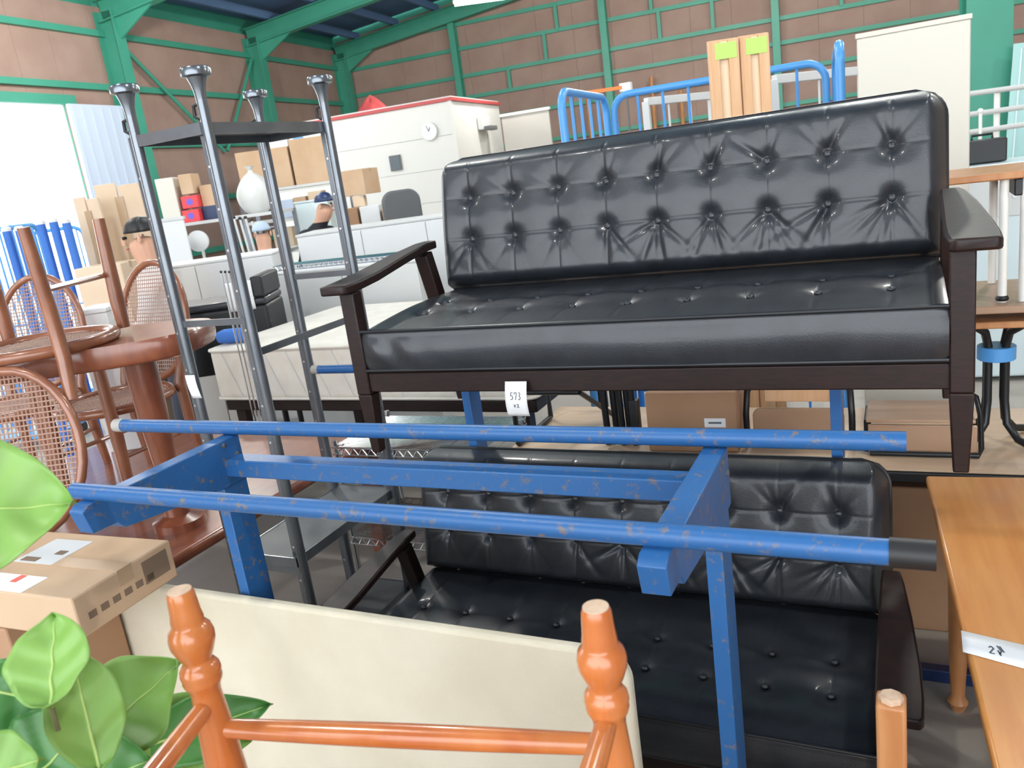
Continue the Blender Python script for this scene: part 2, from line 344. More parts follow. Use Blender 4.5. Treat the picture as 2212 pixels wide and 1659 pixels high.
# ------------------------------------------------------------------ black button-tufted sofas with dark wooden arms
BTN_X = [-0.66+0.165*k for k in range(9)]
def make_sofa(loc, label, rx=0.0):
    t = thing('wooden_arm_sofa', label, 'sofa', loc, 0, 'pair of black tufted sofas', rx=rx)
    # frame
    def leg(x, y0, ytop, ztop, zt=0.19):
        g = G(); s0 = 0.032
        g.beam((x, y0, 0), (x, y0*0.9+ytop*0.1, zt), s0, s0, (0, 1, 0), 0.05, 0.046)
        g.beam((x, y0*0.9+ytop*0.1, zt), (x, ytop, ztop), 0.05, 0.046, (0, 1, 0))
        return g.build('leg', 'darkwood', t, 0.004)
    for s in (-1, 1):
        leg(s*0.80, 0.0, 0.0, 0.505)
        leg(s*0.80, 0.56, 0.44, 0.555)
        # arm board: flat in front, sweeping up and narrowing towards the back
        st = [(-0.06, 0.520, 0.785, 0.862), (-0.045, 0.518, 0.772, 0.870), (0.02, 0.522, 0.768, 0.872), (0.12, 0.532, 0.768, 0.868), (0.30, 0.560, 0.770, 0.850), (0.44, 0.578, 0.772, 0.832), (0.50, 0.580, 0.775, 0.822)]
        vs = []; fs = []
        for (y, z, xi, xo) in st:
            vs += [(s*xi, y, z-.014), (s*xo, y, z-.014), (s*xo, y, z+.014), (s*xi, y, z+.014)]
        for i in range(len(st)-1):
            for k in range(4): fs.append((4*i+k, 4*i+(k+1) % 4, 4*i+4+(k+1) % 4, 4*i+4+k))
        fs += [(0, 1, 2, 3), tuple(4*(len(st)-1)+k for k in (3, 2, 1, 0))]
        G().add(vs, fs).build('armrest', 'darkwood', t, 0.006, ang=60)
        G().bb(s*0.78, s*0.81, 0.02, 0.50, 0.205, 0.255).build('side_rail', 'darkwood', t, 0.004)
    G().bb(-0.78, 0.78, -0.016, 0.012, 0.197, 0.258).build('front_rail', 'darkwood', t, 0.004)
    G().bb(-0.78, 0.78, 0.50, 0.53, 0.140, 0.235).build('rear_rail', 'darkwood', t, 0.004)
    for k in range(7):
        x = -0.66+0.22*k; G().bb(x-.03, x+.03, 0.012, 0.50, 0.238, 0.250).build('seat_slat', 'darkwood', t)
    for z, y in ((0.50, 0.605), (0.74, 0.655)): G().bb(-0.79, 0.79, y, y+0.02, z-.03, z+.03).build('back_rail', 'darkwood', t, 0.004)
    for s in (-1, 1): G().beam((s*0.74, 0.575, 0.2), (s*0.74, 0.668, 0.80), 0.04, 0.02, (1, 0, 0)).build('back_post', 'darkwood', t)
    # back cushion
    W2, H, TH = 0.795, 0.455, 0.085
    rc = 0.075
    ex = V((1, 0, 0)); ez = V((0, 0.20, 1)).normalized(); ey = V((0, -1, 0.20)).normalized()   # along, up the lean, out of the front
    org = V((0, 0.585, 0.405))
    rows = (0.165, 0.305)           # button rows, measured up from the bottom edge
    def halfw(v):
        h = v*H; d = H-h
        if d < rc: return W2 - rc + math.sqrt(max(0, rc*rc-(rc-d)**2))
        if h < 0.02: return W2 - 0.02 + math.sqrt(max(0, .02**2-(.02-h)**2))
        return W2
    rnd = random.Random(3)
    wr_ = {(i, j): [(rnd.uniform(3.6, 5.6), rnd.uniform(.12, .22), rnd.uniform(.6, 1.0)) for k in range(5)] for i in range(9) for j in range(2)}
    def tuft(x, h, rw, amp, pit, wr=True):
        d = 0.0
        for i, bx in enumerate(BTN_X):
            dx = x-bx
            if abs(dx) > 0.30: continue
            d -= amp*0.42*math.exp(-(dx/0.0045)**2)          # stitched seam
            for j, bh in enumerate(rw):
                dh = h-bh; r2 = dx*dx+dh*dh; r = math.sqrt(r2)
                d -= pit*math.exp(-r2/(2*.017**2)) + pit*0.55*math.exp(-r2/(2*.042**2))
                d -= amp*0.9*math.exp(-((dh/0.0045)**2))*math.exp(-(dx/0.10)**2)*0.30
                if wr and r > .012 and r < 0.26:
                    th = math.atan2(dh, dx) % (2*math.pi)
                    st = 0.25+0.75*min(1, max(0, (i-2)/2.0))
                    for (a, ln, am) in wr_[(i, j)]:
                        if j == 1: a = a - 2.9; ln *= .5; am *= .6
                        da = (th-a+math.pi) % (2*math.pi)-math.pi
                        wdt = 0.006+0.05*r
                        d -= st*am*0.0075*math.exp(-((da*r)/wdt)**2)*math.exp(-(r/ln)**2)*min(1, r/.03)
        return d
    def fb(u, v):
        hw = halfw(v); x = (2*u-1)*hw; h = v*H
        e = min(hw-abs(x), h*1.15, (H-h)*0.9)
        q = min(1, max(0, e)/0.060); pr = 1-(1-q)**2.6
        d = TH*pr + 0.012*math.sin(math.pi*v) + tuft(x, h, rows, 0.006, 0.019)*pr
        return org + ex*x + ez*h + ey*d
    bk = G().grid(fb, 400, 120)
    bk.grid(lambda u, v: org + ex*((1-2*u)*halfw(v)) + ez*(v*H) - ey*(0.03*min(1, min(halfw(v)-abs(1-2*u)*halfw(v), v*H, (1-v)*H)/0.03)), 40, 20)
    bo = bk.build('back_cushion', 'leather', t, ang=180)
    pp = [org + ex*((2*u-1)*halfw(v)) + ez*(v*H) for u, v in [(0, k/30) for k in range(31)] + [(k/30, 1) for k in range(1, 30)] + [(1, 1-k/30) for k in range(31)] + [(1-k/30, 0) for k in range(1, 30)]]
    G().tube(pp, 0.0065, 8, closed=True).build('piping', 'piping', bo)
    for bx in BTN_X:
        for bh in rows:
            p = fb((bx/W2+1)/2, bh/H) + ey*0.004
            b = G().ball((0, 0, 0), 0.0125, (1, 1, 0.6), 12, 6); b.xf(Matrix.Translation(p) @ ey.to_track_quat('Z', 'Y').to_matrix().to_4x4())
            b.build('button', 'leather', bo, ang=180)
    # seat cushion: section swept along x
    SW = 0.775
    prof = []
    for k in range(16): a = k/15; prof.append((-0.022-0.010*math.sin(math.pi*a), 0.268+0.105*a, 0))
    for k in range(1, 8): a = math.pi/2*k/8; prof.append((-0.022+0.016*(1-math.cos(a)), 0.373+0.016*math.sin(a), 1))
    n2 = 60
    for k in range(n2+1):
        a = k/n2; prof.append((-0.006+0.570*a, 0.389+0.022*a+0.012*math.sin(math.pi*min(1, a*1.05)), 2))
    prof.append((0.575, 0.38, 3)); prof.append((0.57, 0.28, 3)); prof.append((0.30, 0.262, 3)); prof.append((-0.01, 0.260, 3))
    NP = len(prof)
    srows = (0.17, 0.31)
    def fs_(u, v):
        k = min(NP-1, int(round(v*(NP-1)))); y, z, c = prof[k]; x = (2*u-1)*SW
        e = min(1, (SW-abs(x))/0.03)
        if c == 2: z += tuft(x, y, srows, 0.005, 0.012, False)*min(1, max(0, y)/0.03)
        if c == 0:
            gw = math.exp(-((x+SW)/0.16)**2)
            y += 0.006*gw*math.sin(55*(x+SW)+28*(z-.27)*1.0)*math.sin(math.pi*min(1, max(0, (z-.268)/.105))) + 0.0025*math.sin(9*x)*math.sin(17*z)
        sh = 1-0.10*(1-e)**2
        return V((x, 0.28+(y-0.28)*(1-0.02*(1-e)**2), 0.325+(z-0.325)*sh))
    so_ = G().grid(fs_, 260, NP-1)
    for u in (0, 1): so_.add([fs_(u, k/(NP-1)) for k in range(NP)], [tuple(range(NP))])
    so = so_.build('seat_cushion', 'leather', t, ang=50)
    for zz, yy_ in ((0.386, -0.019), (0.266, -0.020)):
        G().tube([V((x_*SW/20, yy_, zz)) for x_ in range(-20, 21)], 0.0055, 8).build('piping', 'piping', so)
    for bx in BTN_X:
        for by in srows:
            p = V((bx, by, 0.389+0.022*by/.57+0.012*math.sin(math.pi*by/.57)-0.011))
            G().ball(p, 0.011, (1, 1, .6), 10, 5).build('button', 'leather', so, ang=180)
    return t
upper = make_sofa((-0.69, 1.95, EYE-0.785), 'black tufted leather sofa with dark wooden arms raised on the blue rack')
lower = dup(upper, (-0.84, 1.74, 0.0), 0, 'black tufted leather sofa standing on the floor beneath the other one')

# hand-lettered stroke marks
def strokes(lines, ox, sx, oz, sz, wd, frame):
    """polylines in a 0..1 box become thin raised ink strips; frame(x, z) -> point, plus outward normal"""
    g = G()
    for ln in lines:
        for a, b in zip(ln[:-1], ln[1:]):
            p0, n = frame(ox+a[0]*sx, oz+a[1]*sz); p1, n = frame(ox+b[0]*sx, oz+b[1]*sz)
            g.beam(p0+n*.0006, p1+n*.0006, wd, .0006, n)
    return g
GL = {'5': [[(.85, 1), (.2, 1), (.15, .55), (.6, .6), (.85, .35), (.6, .05), (.1, .08)]],
      '7': [[(.1, .75), (.12, 1), (.85, 1), (.75, .6), (.45, 0)]],
      '3': [[(.15, .95), (.6, 1), (.8, .78), (.4, .55), (.85, .35), (.6, .02), (.1, .08)]],
      'x': [[(.15, .7), (.85, .1)], [(.85, .7), (.15, .1)]],
      '2': [[(.1, .6), (.4, .8), (.75, .6), (.2, .05), (.9, .08)]]}
def write(txt, x0, z0, cw, ch, wd, frame):
    g = G()
    for i, c in enumerate(txt):
        q = strokes(GL[c], x0+i*cw*1.25, cw, z0, ch, wd, frame); g.add(q.v, q.f)
    return g
# paper tag hanging on the upper sofa's front rail
tg = thing('price_tag', 'white paper tag marked 573 x2 hanging below the upper sofa seat', 'tag', (0, 0, 0))
tp = atY(1114, 824, 1.922)
tw, th_ = 0.066, 0.098
def tagfr(x, z): return V((tp.x + x*tw*.5, 1.926-0.014*math.sin((1-z)*2.6)-0.004, tp.z - (1-z)*th_)), V((0, -1, 0))
G().grid(lambda u, v: tagfr(2*u-1, v)[0], 6, 10).build('paper', 'paper', tg, solid=.0006)
G().add(*(lambda q: (q.v, q.f))(write('573', -.52, .50, .28, .20, .0022, tagfr))).build('lettering', 'ink', tg)
G().add(*(lambda q: (q.v, q.f))(write('x2', -.30, .27, .24, .13, .0020, tagfr))).build('lettering', 'ink', tg)

# ------------------------------------------------------------------ blue steel racks
def make_rack(label, x0, x1, ypost, yfront, zt, zfr, rear, front, base, mt, cb=0.0, ad=.135):
    """two posts with forward cantilever arms, two round rails on the arms and a box beam between the posts"""
    t = thing('steel_rack', label, 'rack', (0, 0, 0), 0)
    for x in (x0, x1):
        G().bb(x-.016, x+.016, ypost-.04, ypost+.04, 0.03, zt-.03).build('post', mt, t, .002)
        yf = yfront-.03
        pr = [(x-.022, ypost+.04, zt-.018), (x-.022, ypost+.04, zt-ad), (x-.022, ypost-.05, zt-ad), (x-.022, yfront+.045, zfr-ad*.76), (x-.022, yfront+.03, zfr-ad*.62), (x-.022, yf, zfr-ad*.60), (x-.022, yf-.012, zfr-.03), (x-.022, yfront-.025, zfr-.018)]
        G().prism(pr, (.044, 0, 0)).build('arm', mt, t, .002)
        G().bb(x-.03, x+.03, base[0], base[1], 0.0, 0.045).build('foot', 'navy', t, .003)
        for by2 in (-.015, .02): G().lathe((x+.021, ypost+by2, zt-.045-by2), [(0, .007), (.003, .007), (.005, .004)], 8, (1, 0, 0)).build('bolt', 'shelfgrey', t)
    G().cyl((rear[0], ypost+.035, zt), (rear[1], ypost+.035, zt), .0175, 20).build('rail', mt, t)
    G().cyl((rear[0]-.012, ypost+.035, zt), (rear[0]+.02, ypost+.035, zt), .0182, 20).build('end_cap', 'shelfgrey2', t)
    G().cyl((front[0], yfront, zfr), (front[1], yfront, zfr), .0175, 20).build('rail', mt, t)
    G().cyl((front[1]-.045, yfront, zfr), (front[1]+.008, yfront, zfr), .0195, 20).build('end_cap', 'rubber', t)
    G().bb(x0+.016, x1-.016, ypost-.025, ypost+.025, zt-.110+cb, zt-.065+cb).build('cross_beam', mt, t, .003)
    return t
make_rack('chipped blue steel rack with two bare round rails in the foreground', -1.555, -0.325, 1.405, 1.03, EYE-.53, EYE-.53, (-1.965, 0.0), (-1.60, 0.024), (1.22, 1.50), 'bluerust')
make_rack('blue steel rack carrying the upper sofa', -1.435, -0.187, 2.475, 2.06, EYE-.665, EYE-.575, (-2.16, 0.05), (-1.50, -0.10), (2.42, 2.70), 'bluepaint', cb=.10, ad=.055)
rk2 = [o for o in COL.objects if o.name.startswith('steel_rack')][-1]
G().bb(-1.50, .42, 2.60, 2.64, .0, .045).build('base_bar', 'navy', rk2, .003)

# ------------------------------------------------------------------ dark grey tension-pole shelf
pr_ = thing('tension_pole_shelf', 'dark grey metal shelf unit on four tall poles with round top pads', 'shelf', (0, 0, 0))
PX = (-2.215, -1.905); PY = (1.95, 2.545); ZT = EYE+.425
zs = {'top': EYE+.265, 'low': .60, 'bot': .16}
for ix, x in enumerate(PX):
    for iy, y in enumerate(PY):
        p = G().cyl((x, y, 0), (x, y, ZT-.02), .0165, 16).build('pole', 'gunmetal', pr_)
        G().lathe((x, y, ZT-.035), [(-.055, .0165), (-.03, .0185), (-.008, .024), (.008, .030), (.012, .044), (.030, .046), (.036, .042)], 28).build('top_pad', 'gunmetal', p)
        G().bb(x-.044, x-.012, y+.006, y+.014, 0, ZT-.155).build('side_strip', 'gunmetal', p)
        for k in range(14):
            G().cyl((x-.030, y+.006, .25+k*.13), (x-.030, y+.002, .25+k*.13), .0045, 8).build('rivet', 'screw', p)
        G().tube([(x-.014, y, ZT-.10), (x-.034, y-.004, ZT-.105), (x-.036, y-.004, ZT-.135), (x-.02, y, ZT-.145)], .006, 8).build('adjuster', 'rubber', p)
def pshelf(z, x0, x1, y0, y1, th=.03):
    g = G().bb(x0, x1, y0, y1, z-.004, z+.004)
    sh = g.build('shelf_board', 'shelfgrey', pr_, .001)
    G().bb(x0, x1, y0-.004, y0, z-th, z+.006).build('shelf_lip', 'gunmetal', sh); G().bb(x0, x1, y1, y1+.004, z-th, z+.006).build('shelf_lip', 'gunmetal', sh)
    G().bb(x0-.004, x0, y0, y1, z-th, z+.006).build('shelf_lip', 'gunmetal', sh); G().bb(x1, x1+.004, y0, y1, z-th, z+.006).build('shelf_lip', 'gunmetal', sh)
for z in zs.values(): pshelf(z, PX[0]+.016, PX[1]-.016, PY[0]-.01, PY[1]+.02)
for z, x in ((atY(560, 765, 1.95).z, PX[1]-.02), ):
    G().beam((x, PY[0], z), (x, PY[1], z), .008, .024).build('side_bar', 'gunmetal', pr_)
zb_ = atY(460, 697, 1.95).z
G().beam((PX[0], PY[0], zb_), (PX[1], PY[0], zb_), .008, .022).build('cross_bar', 'gunmetal', pr_)
G().beam((PX[0], PY[1], zb_+.06), (PX[1], PY[1], zb_+.06), .008, .022).build('cross_bar', 'gunmetal', pr_)
G().beam((PX[0], PY[0], zs['low']-.03), (PX[1], PY[0], zs['low']-.03), .02, .055).build('cross_bar', 'gunmetal', pr_)
tg2 = G().grid(lambda u, v: V((PX[0]-.008+.045*u, PY[0]-.019-.01*math.sin(v*2), EYE-.52-.085*(1-v))), 4, 6).build('price_tag', 'paper', None, solid=.0006)
tag(tg2, 'blank white paper tag taped to the leftmost dark grey pole', 'tag')

# ------------------------------------------------------------------ chrome wire shelving behind the pole shelf
def wire_shelf(par, x0, x1, y0, y1, z, name='wire_shelf'):
    fr = G()
    for zz in (z, z-.032):
        fr.tube([(x0, y0, zz), (x1, y0, zz), (x1, y1, zz), (x0, y1, zz)], .0038, 6, closed=True)
    s = fr.build(name, 'chrome', par)
    n = int((x1-x0)/.045)
    g = G()
    for (ya) in (y0, y1):
        for k in range(n):
            xa = x0+(x1-x0)*k/n; xb = x0+(x1-x0)*(k+1)/n; xm = (xa+xb)/2
            g.cyl((xa, ya, z-.032), (xm, ya, z), .0028, 5); g.cyl((xm, ya, z), (xb, ya, z-.032), .0028, 5)
    g.build('truss_wire', 'chrome', s)['kind'] = 'stuff'
    g = G(); m = int((y1-y0)/.013)
    for k in range(1, m): yk = y0+(y1-y0)*k/m; g.tube([(x0, yk, z+.003), (x1, yk, z+.003)], .0020, 5, cap=False)
    g.build('deck_wire', 'chrome', s)['kind'] = 'stuff'
    for k in range(1, 4): G().cyl((x0+(x1-x0)*k/4, y0, z-.003), (x0+(x1-x0)*k/4, y1, z-.003), .0035, 6).build('cross_wire', 'chrome', s)
    return s
ws = thing('wire_shelving', 'chrome wire shelving unit with two decks behind the grey pole shelf', 'shelf', (0, 0, 0))
for z in (EYE-1.08, EYE-1.52): wire_shelf(ws, -2.32, -1.56, 2.70, 3.15, z)
for x in (-2.31, -1.57):
    for y in (2.71, 3.14):
        p = G().cyl((x, y, 0), (x, y, EYE-1.05), .0125, 12).build('post', 'chrome', ws)

# ------------------------------------------------------------------ mattress on a bed base, black bed bench, white counters
def mattress(label, x0, x1, y0, y1, z0, z1, mt='mattress'):
    t = thing('mattress', label, 'mattress', ((x0+x1)/2, (y0+y1)/2, z0))
    hx, hy, h = (x1-x0)/2, (y1-y0)/2, z1-z0
    b = G().bb(-hx, hx, -hy, hy, 0, h).build('mattress_body', mt, t, .045, 4)
    for zz in (.02, h-.02):
        rr = .045; pts = []
        for cx_, cy_, a0 in ((hx-rr, hy-rr, 0), (-hx+rr, hy-rr, 90), (-hx+rr, -hy+rr, 180), (hx-rr, -hy+rr, 270)):
            for k in range(6): a = R(a0+18*k); pts.append((cx_+math.cos(a)*(rr+.004), cy_+math.sin(a)*(rr+.004), zz))
        G().tube(pts, .009, 6, closed=True).build('border_tape', mt, t)
    n = int((x1-x0)/.16)
    for k in range(1, n):
        xq = -hx+2*hx*k/n
        G().tube([(xq-.05, -hy-.002, h-.035), (xq, -hy-.004, h*.5), (xq+.05, -hy-.002, .035)], .003, 5).build('quilt_seam', 'greywhite', t)
    return t
mattress('thick cream quilted mattress on a bed base behind the pole shelf', -3.75, -1.64, 3.44, 4.72, EYE-1.10, EYE-.765)
bb_ = thing('bed_base', 'dark wooden low bed base under the cream quilted mattress', 'bed base', (-2.695, 4.08, 0))
G().bb(-1.04, 1.04, -.60, .63, EYE-1.17, EYE-1.102).build('platform', 'darkwood', bb_, .01)
for sx in (-1, 1):
    for sy in (-1, 1): G().beam((sx*.95, sy*.55, 0), (sx*.95, sy*.55, EYE-1.165), .07, .07).build('leg', 'darkwood', bb_)
tp_ = atZ(478, 752, EYE-.765); 
tw_ = thing('folded_towel', 'rolled blue cloth lying on the left end of the mattress', 'cloth', (tp_.x, tp_.y+.12, EYE-.765+.044), R(15))
G().tube([(-.10, 0, 0), (-.06, 0, .003), (.06, 0, .003), (.10, 0, 0)], [.034, .044, .044, .034], 14).build('roll', 'bluetowel', tw_); G().tube([(.10, 0, 0), (.104, 0, 0)], [.026, .012], 12).build('roll_end', 'greywhite', tw_)
# black upholstered bench with a paper tag
bp_ = atD(490, 700, 5.55)
bn = thing('black_bench', 'black upholstered bench with a white paper tag behind the pole shelf', 'bench', (bp_.x, bp_.y, 0), R(27))
zt_ = 1.20
G().bb(-.42, .36, -.22, .22, zt_-.45, zt_-.02).build('seat_box', 'black', bn, .02); G().bb(-.42, .36, -.22, .22, zt_-.02, zt_+.03).build('cushion', 'leather', bn, .02, 3)
G().bb(.28, .36, -.22, .22, zt_+.03, zt_+.17).build('side_arm', 'black', bn, .015)
for x in (-.38, .32):
    for y in (-.18, .18): G().cyl((x, y, 0), (x, y, zt_-.45), .02, 10).build('leg', 'blackmetal', bn)
G().grid(lambda u, v: V((.12+.17*u, -.226-.01*math.sin(3*v), zt_-.04+.19*v)), 3, 5).build('paper_tag', 'paper', bn, solid=.001)

def cab(name, label, cat, px, d, size, rz, mt, parts='doors', z0=0.0, edge=None):
    """a box cabinet standing with its front lower-left part set by its own place: body, plinth, doors with handles, top"""
    p = atD(px[0], px[1], d); t = thing(name, label, cat, (p.x, p.y, z0), rz)
    wd, dp, h = size
    G().bb(-wd/2, wd/2, 0, dp, .04, h-.02).build('body', mt, t, .006); G().bb(-wd/2-.008, wd/2+.008, -.012, dp, h-.02, h).build('top', edge or mt, t, .004)
    G().bb(-wd/2+.02, wd/2-.02, .03, dp-.02, 0, .05).build('plinth', 'greywhite', t)
    n = max(1, int(round(wd/.55)))
    for k in range(n):
        a = -wd/2+wd*k/n+.004; b = -wd/2+wd*(k+1)/n-.004
        dr = G().bb(a, b, -.016, 0, .06, h-.03).build('door', mt, t, .003)
        G().bb(b-.04, b-.028, -.032, -.016, h*.55, h*.7).build('handle', 'greywhite', dr)
    return t
cab('white_counter', 'long white counter cabinet in front of the two people', 'counter', (925, 520), 6.9, (2.2, .6, 1.53), R(24), 'white', edge='greywhite')
cab('white_counter', 'second white counter cabinet left of the black bench', 'counter', (425, 590), 6.6, (1.25, .5, 1.44), R(27), 'white', edge='white')
cab('low_white_cabinet', 'pale grey low cabinet right behind the mattress', 'cabinet', (745, 620), 6.05, (1.3, .2, 1.30), R(3), 'greywhite', edge='white')
wp_ = atD(745, 600, 6.1)
ws2 = thing('wire_shelving', 'chrome wire shelf deck lying on the low pale grey cabinet', 'shelf', (wp_.x, wp_.y, 1.337), R(3))
wire_shelf(ws2, -.64, .64, 0, .2, .0)

# ------------------------------------------------------------------ foreground: cream headboard, upturned stool, square leg table, boxes, plant
def rrect(x0, x1, z0, z1, r, n=8):
    pts = []
    for cx_, cz_, a0 in ((x1-r, z1-r, 0), (x0+r, z1-r, 90)):
        for k in range(n+1): a = R(a0+90*k/n); pts.append((cx_+r*math.cos(a), cz_+r*math.sin(a)))
    pts += [(x0, z0), (x1, z0)]
    return pts
hb = thing('headboard', 'cream fabric headboard standing upright behind the upturned stool', 'headboard', (0, 0, 0), R(0))
G().prism([(x, 1.325, z) for x, z in rrect(-2.15, -.503, .06, EYE-.955, .065)], (0, .03, 0)).build('padded_panel', 'cream', hb, .010, 3)
for x in (-2.0, -.8): G().bb(x-.03, x+.03, 1.325, 1.355, 0, .061).build('foot', 'darkwood', hb)

# upturned stool with turned legs: a local frame with z pointing from leg end down to the seat
l1 = V((-.712, .540, EYE-.386)); l2 = V((-.268, .636, EYE-.402))
st = thing('turned_leg_stool', 'upturned orange-brown wooden stool with turned legs and round stretchers', 'stool', (0, 0, 0))
ax = (l2-l1); ax.z = 0; ax.normalize(); ay = V((-ax.y, ax.x, 0))
LEG = [(0, .0125), (.004, .0142), (.012, .0148), (.030, .0158), (.040, .0172), (.044, .0166), (.047, .0180), (.053, .0222), (.062, .0240), (.072, .0236), (.084, .0200), (.094, .0160), (.098, .0150), (.102, .0178), (.108, .0210), (.115, .0218), (.121, .0205), (.124, .0212), (.129, .0200), (.136, .0168), (.146, .0160), (.19, .0188), (.26, .0215), (.34, .0235), (.40, .022)]
ends = []
for i, p in enumerate((l1, l2, l1 - ay*.36 + ax*.03, l2 - ay*.36 - ax*.03)):
    q = V((p.x, p.y, 0)); zt = EYE-(.389, .409, .385, .405)[i]
    ql = G().lathe((q.x, q.y, zt), [(t*.88 if t < .3 else .264+(t-.3)*1.5, r*1.03) for t, r in LEG], 28, (0, 0, -1)).build('leg', 'orangewood', st, ang=60)
    G().cyl((q.x, q.y, zt+.0012), (q.x, q.y, zt-.002), .0128, 24).build('leg_end', 'endgrain', ql)
    ends.append(q)
zs1 = EYE-.392-.168
def stretcher(a, b, z): 
    a = a.copy(); b = b.copy(); a.z = z; b.z = z; d = b-a
    G().tube([a + d*(k/12) for k in range(13)], [.0105+.0025*math.sin(math.pi*k/12) for k in range(13)], 16).build('stretcher', 'orangewood', st)
stretcher(ends[0], ends[1], zs1-.004); stretcher(ends[2], ends[3], zs1-.004); stretcher(ends[0], ends[2], zs1+.030); stretcher(ends[1], ends[3], zs1+.030)
mid = sum(ends, V((0, 0, 0)))/4
G().lathe((mid.x, mid.y, EYE-.392-.40), [(0, .20), (.006, .255), (.02, .262), (.034, .255), (.04, .24)], 40, (0, 0, -1)).xf(Matrix.Translation(V((mid.x, mid.y, 0))) @ Matrix.Rotation(math.atan2(ax.y, ax.x), 4, 'Z') @ Matrix.Diagonal((1.05, .9, 1, 1)) @ Matrix.Rotation(-math.atan2(ax.y, ax.x), 4, 'Z') @ Matrix.Translation(V((-mid.x, -mid.y, 0)))).build('seat', 'orangewood', st)
zseat = EYE-.392-.441
# packing crate that carries the stool, below the picture
def carton(label, loc, size, rz, mt='carton', group=None, name='cardboard_box', flaps=False, tapem='tape', prints=()):
    t = thing(name, label, 'box', loc, rz, group)
    wd, dp, h = size
    G().bb(-wd/2, wd/2, -dp/2, dp/2, 0, h).build('box_body', mt, t, min(.006, h*.05))
    G().bb(-wd/2-.0006, wd/2+.0006, -.022, .022, h-.04, h+.0012).build('packing_tape', tapem, t)
    if flaps:
        for s in (-1, 1): G().beam((-wd/2, s*dp*.5, h), (-wd/2+wd*.0, s*dp*.5+s*.10, h+.06), wd, .004, (1, 0, 0)).build('flap', mt, t)
    return t
carton('plain cardboard box under the upturned stool below the picture edge', (mid.x, mid.y, 0), (.50, .36, zseat), math.atan2(ax.y, ax.x), 'carton')

# upturned low table whose one square leg end shows at the bottom right
sp = V((-.022, 1.05, EYE-.757))
ut = thing('upturned_table', 'upturned low table with a chipped square brown leg end pointing up', 'table', (0, 0, 0))
for i, (dx_, dy_) in enumerate(((0, 0), (.66, .0), (0, -.42), (.66, -.42))):
    x, y = sp.x+dx_, sp.y+dy_
    g = G().bb(x-.019, x+.019, y-.019, y+.019, sp.z-.38, sp.z-.006); lg = g.build('leg', 'chipwood', ut, .005)
    G().lathe((x, y, sp.z-.007), [(0, .0165), (.005, .0165), (.008, .013)], 8).build('leg_end', 'endgrain', lg)
G().bb(sp.x-.06, sp.x+.72, sp.y-.48, sp.y+.06, sp.z-.41, sp.z-.38).build('tabletop', 'chipwood', ut, .005)
sup = G().bb(sp.x-.02, sp.x+.66, sp.y-.44, sp.y+.0, .0, sp.z-.411)
cb2 = thing('storage_crate', 'plain wooden crate under the upturned low table below the picture edge', 'crate', (sp.x+.32, sp.y-.22, 0))
hz = sp.z-.412
for s in (-1, 1):
    for k in range(4): G().bb(-.33, .33, s*.20-.008, s*.20+.008, hz*k/4+.01, hz*(k+1)/4-.005).build('slat', 'plank', cb2)
    for k in range(4): G().bb(s*.32-.008, s*.32+.008, -.19, .19, hz*k/4+.01, hz*(k+1)/4-.005).build('slat', 'plank', cb2)
G().bb(-.33, .33, -.19, .19, hz-.02, hz).build('lid', 'plank', cb2)

# orange-brown wooden table at the right edge with a paper label
ot = thing('wooden_table', 'orange-brown wooden table with a white paper label at the right edge', 'table', (.052, 2.56, 0), R(3.4))
zt2 = EYE-1.05
G().bb(0, .85, -1.36, 0, zt2-.028, zt2).build('tabletop', 'tabletop', ot, .008, 3)
G().bb(.05, .80, -1.31, -.05, zt2-.09, zt2-.029).build('apron', 'tableedge', ot)
for x in (.08, .77):
    for y in (-.09, -1.27):
        G().lathe((x, y, 0), [(0, .018), (.03, .03), (.05, .02), (.2, .026), (.5, .030), (zt2-.09, .030)], 16).build('leg', 'chipwood', ot)
lab = thing('paper_label', 'white handwritten paper label lying across the wooden table edge', 'label', (0, 0, 0))
la, lb_, lc, ld = [atZ(x, y, zt2+.0015) for x, y in ((2076, 1362), (2240, 1400), (2240, 1452), (2080, 1408))]
def labfr(u, v): return la*(1-u)*v + lb_*u*v + lc*u*(1-v) + ld*(1-u)*(1-v), V((0, 0, 1))
G().grid(lambda u, v: labfr(u, v)[0], 8, 3).build('paper', 'paper', lab, solid=.0008)
G().add(*(lambda q: (q.v, q.f))(write('2', .36, .25, .10, .42, .0032, labfr))).build('lettering', 'ink', lab)
q = strokes([[(0, .9), (.5, .5), (.3, .2)], [(.3, .9), (.8, .45)], [(.1, .5), (.45, .1)]], .48, .12, .22, .5, .0032, labfr); q.build('lettering', 'ink', lab)

# boxes at the left
b1 = carton('flat printed cardboard box with shipping labels under the big leaf', (-2.02, 1.155, EYE-.905), (.60, .30, .105), R(3), 'carton')
def decal(par, name, mt, x0, x1, y0, y1, z, top=True, yface=None):
    g = G()
    if top: g.bb(x0, x1, y0, y1, z, z+.0012)
    else: g.bb(x0, x1, yface-.0012, yface, y0, y1)
    return g.build(name, mt, par)
decal(b1, 'address_label', 'greylabel', -.07, .07, -.02, .11, .1052); decal(b1, 'dark_print', 'print', .02, .05, .03, .05, .1066); decal(b1, 'dark_print', 'print', -.055, -.0, -.012, .008, .1066)
decal(b1, 'colour_label', 'paper', -.14, .13, -.148, -.075, .1052); decal(b1, 'blue_print', 'bluelabel', -.14, -.05, -.148, -.075, .1066); decal(b1, 'red_print', 'redprint', .04, .06, -.11, -.078, .1066)
for k in range(6): G().bb(.3001, .3012, -.12+k*.035, -.098+k*.035, .035, .052).build('side_print', 'print', b1)
G().bb(.3001, .3012, .05, .13, .03, .09).build('side_print', 'print', b1)
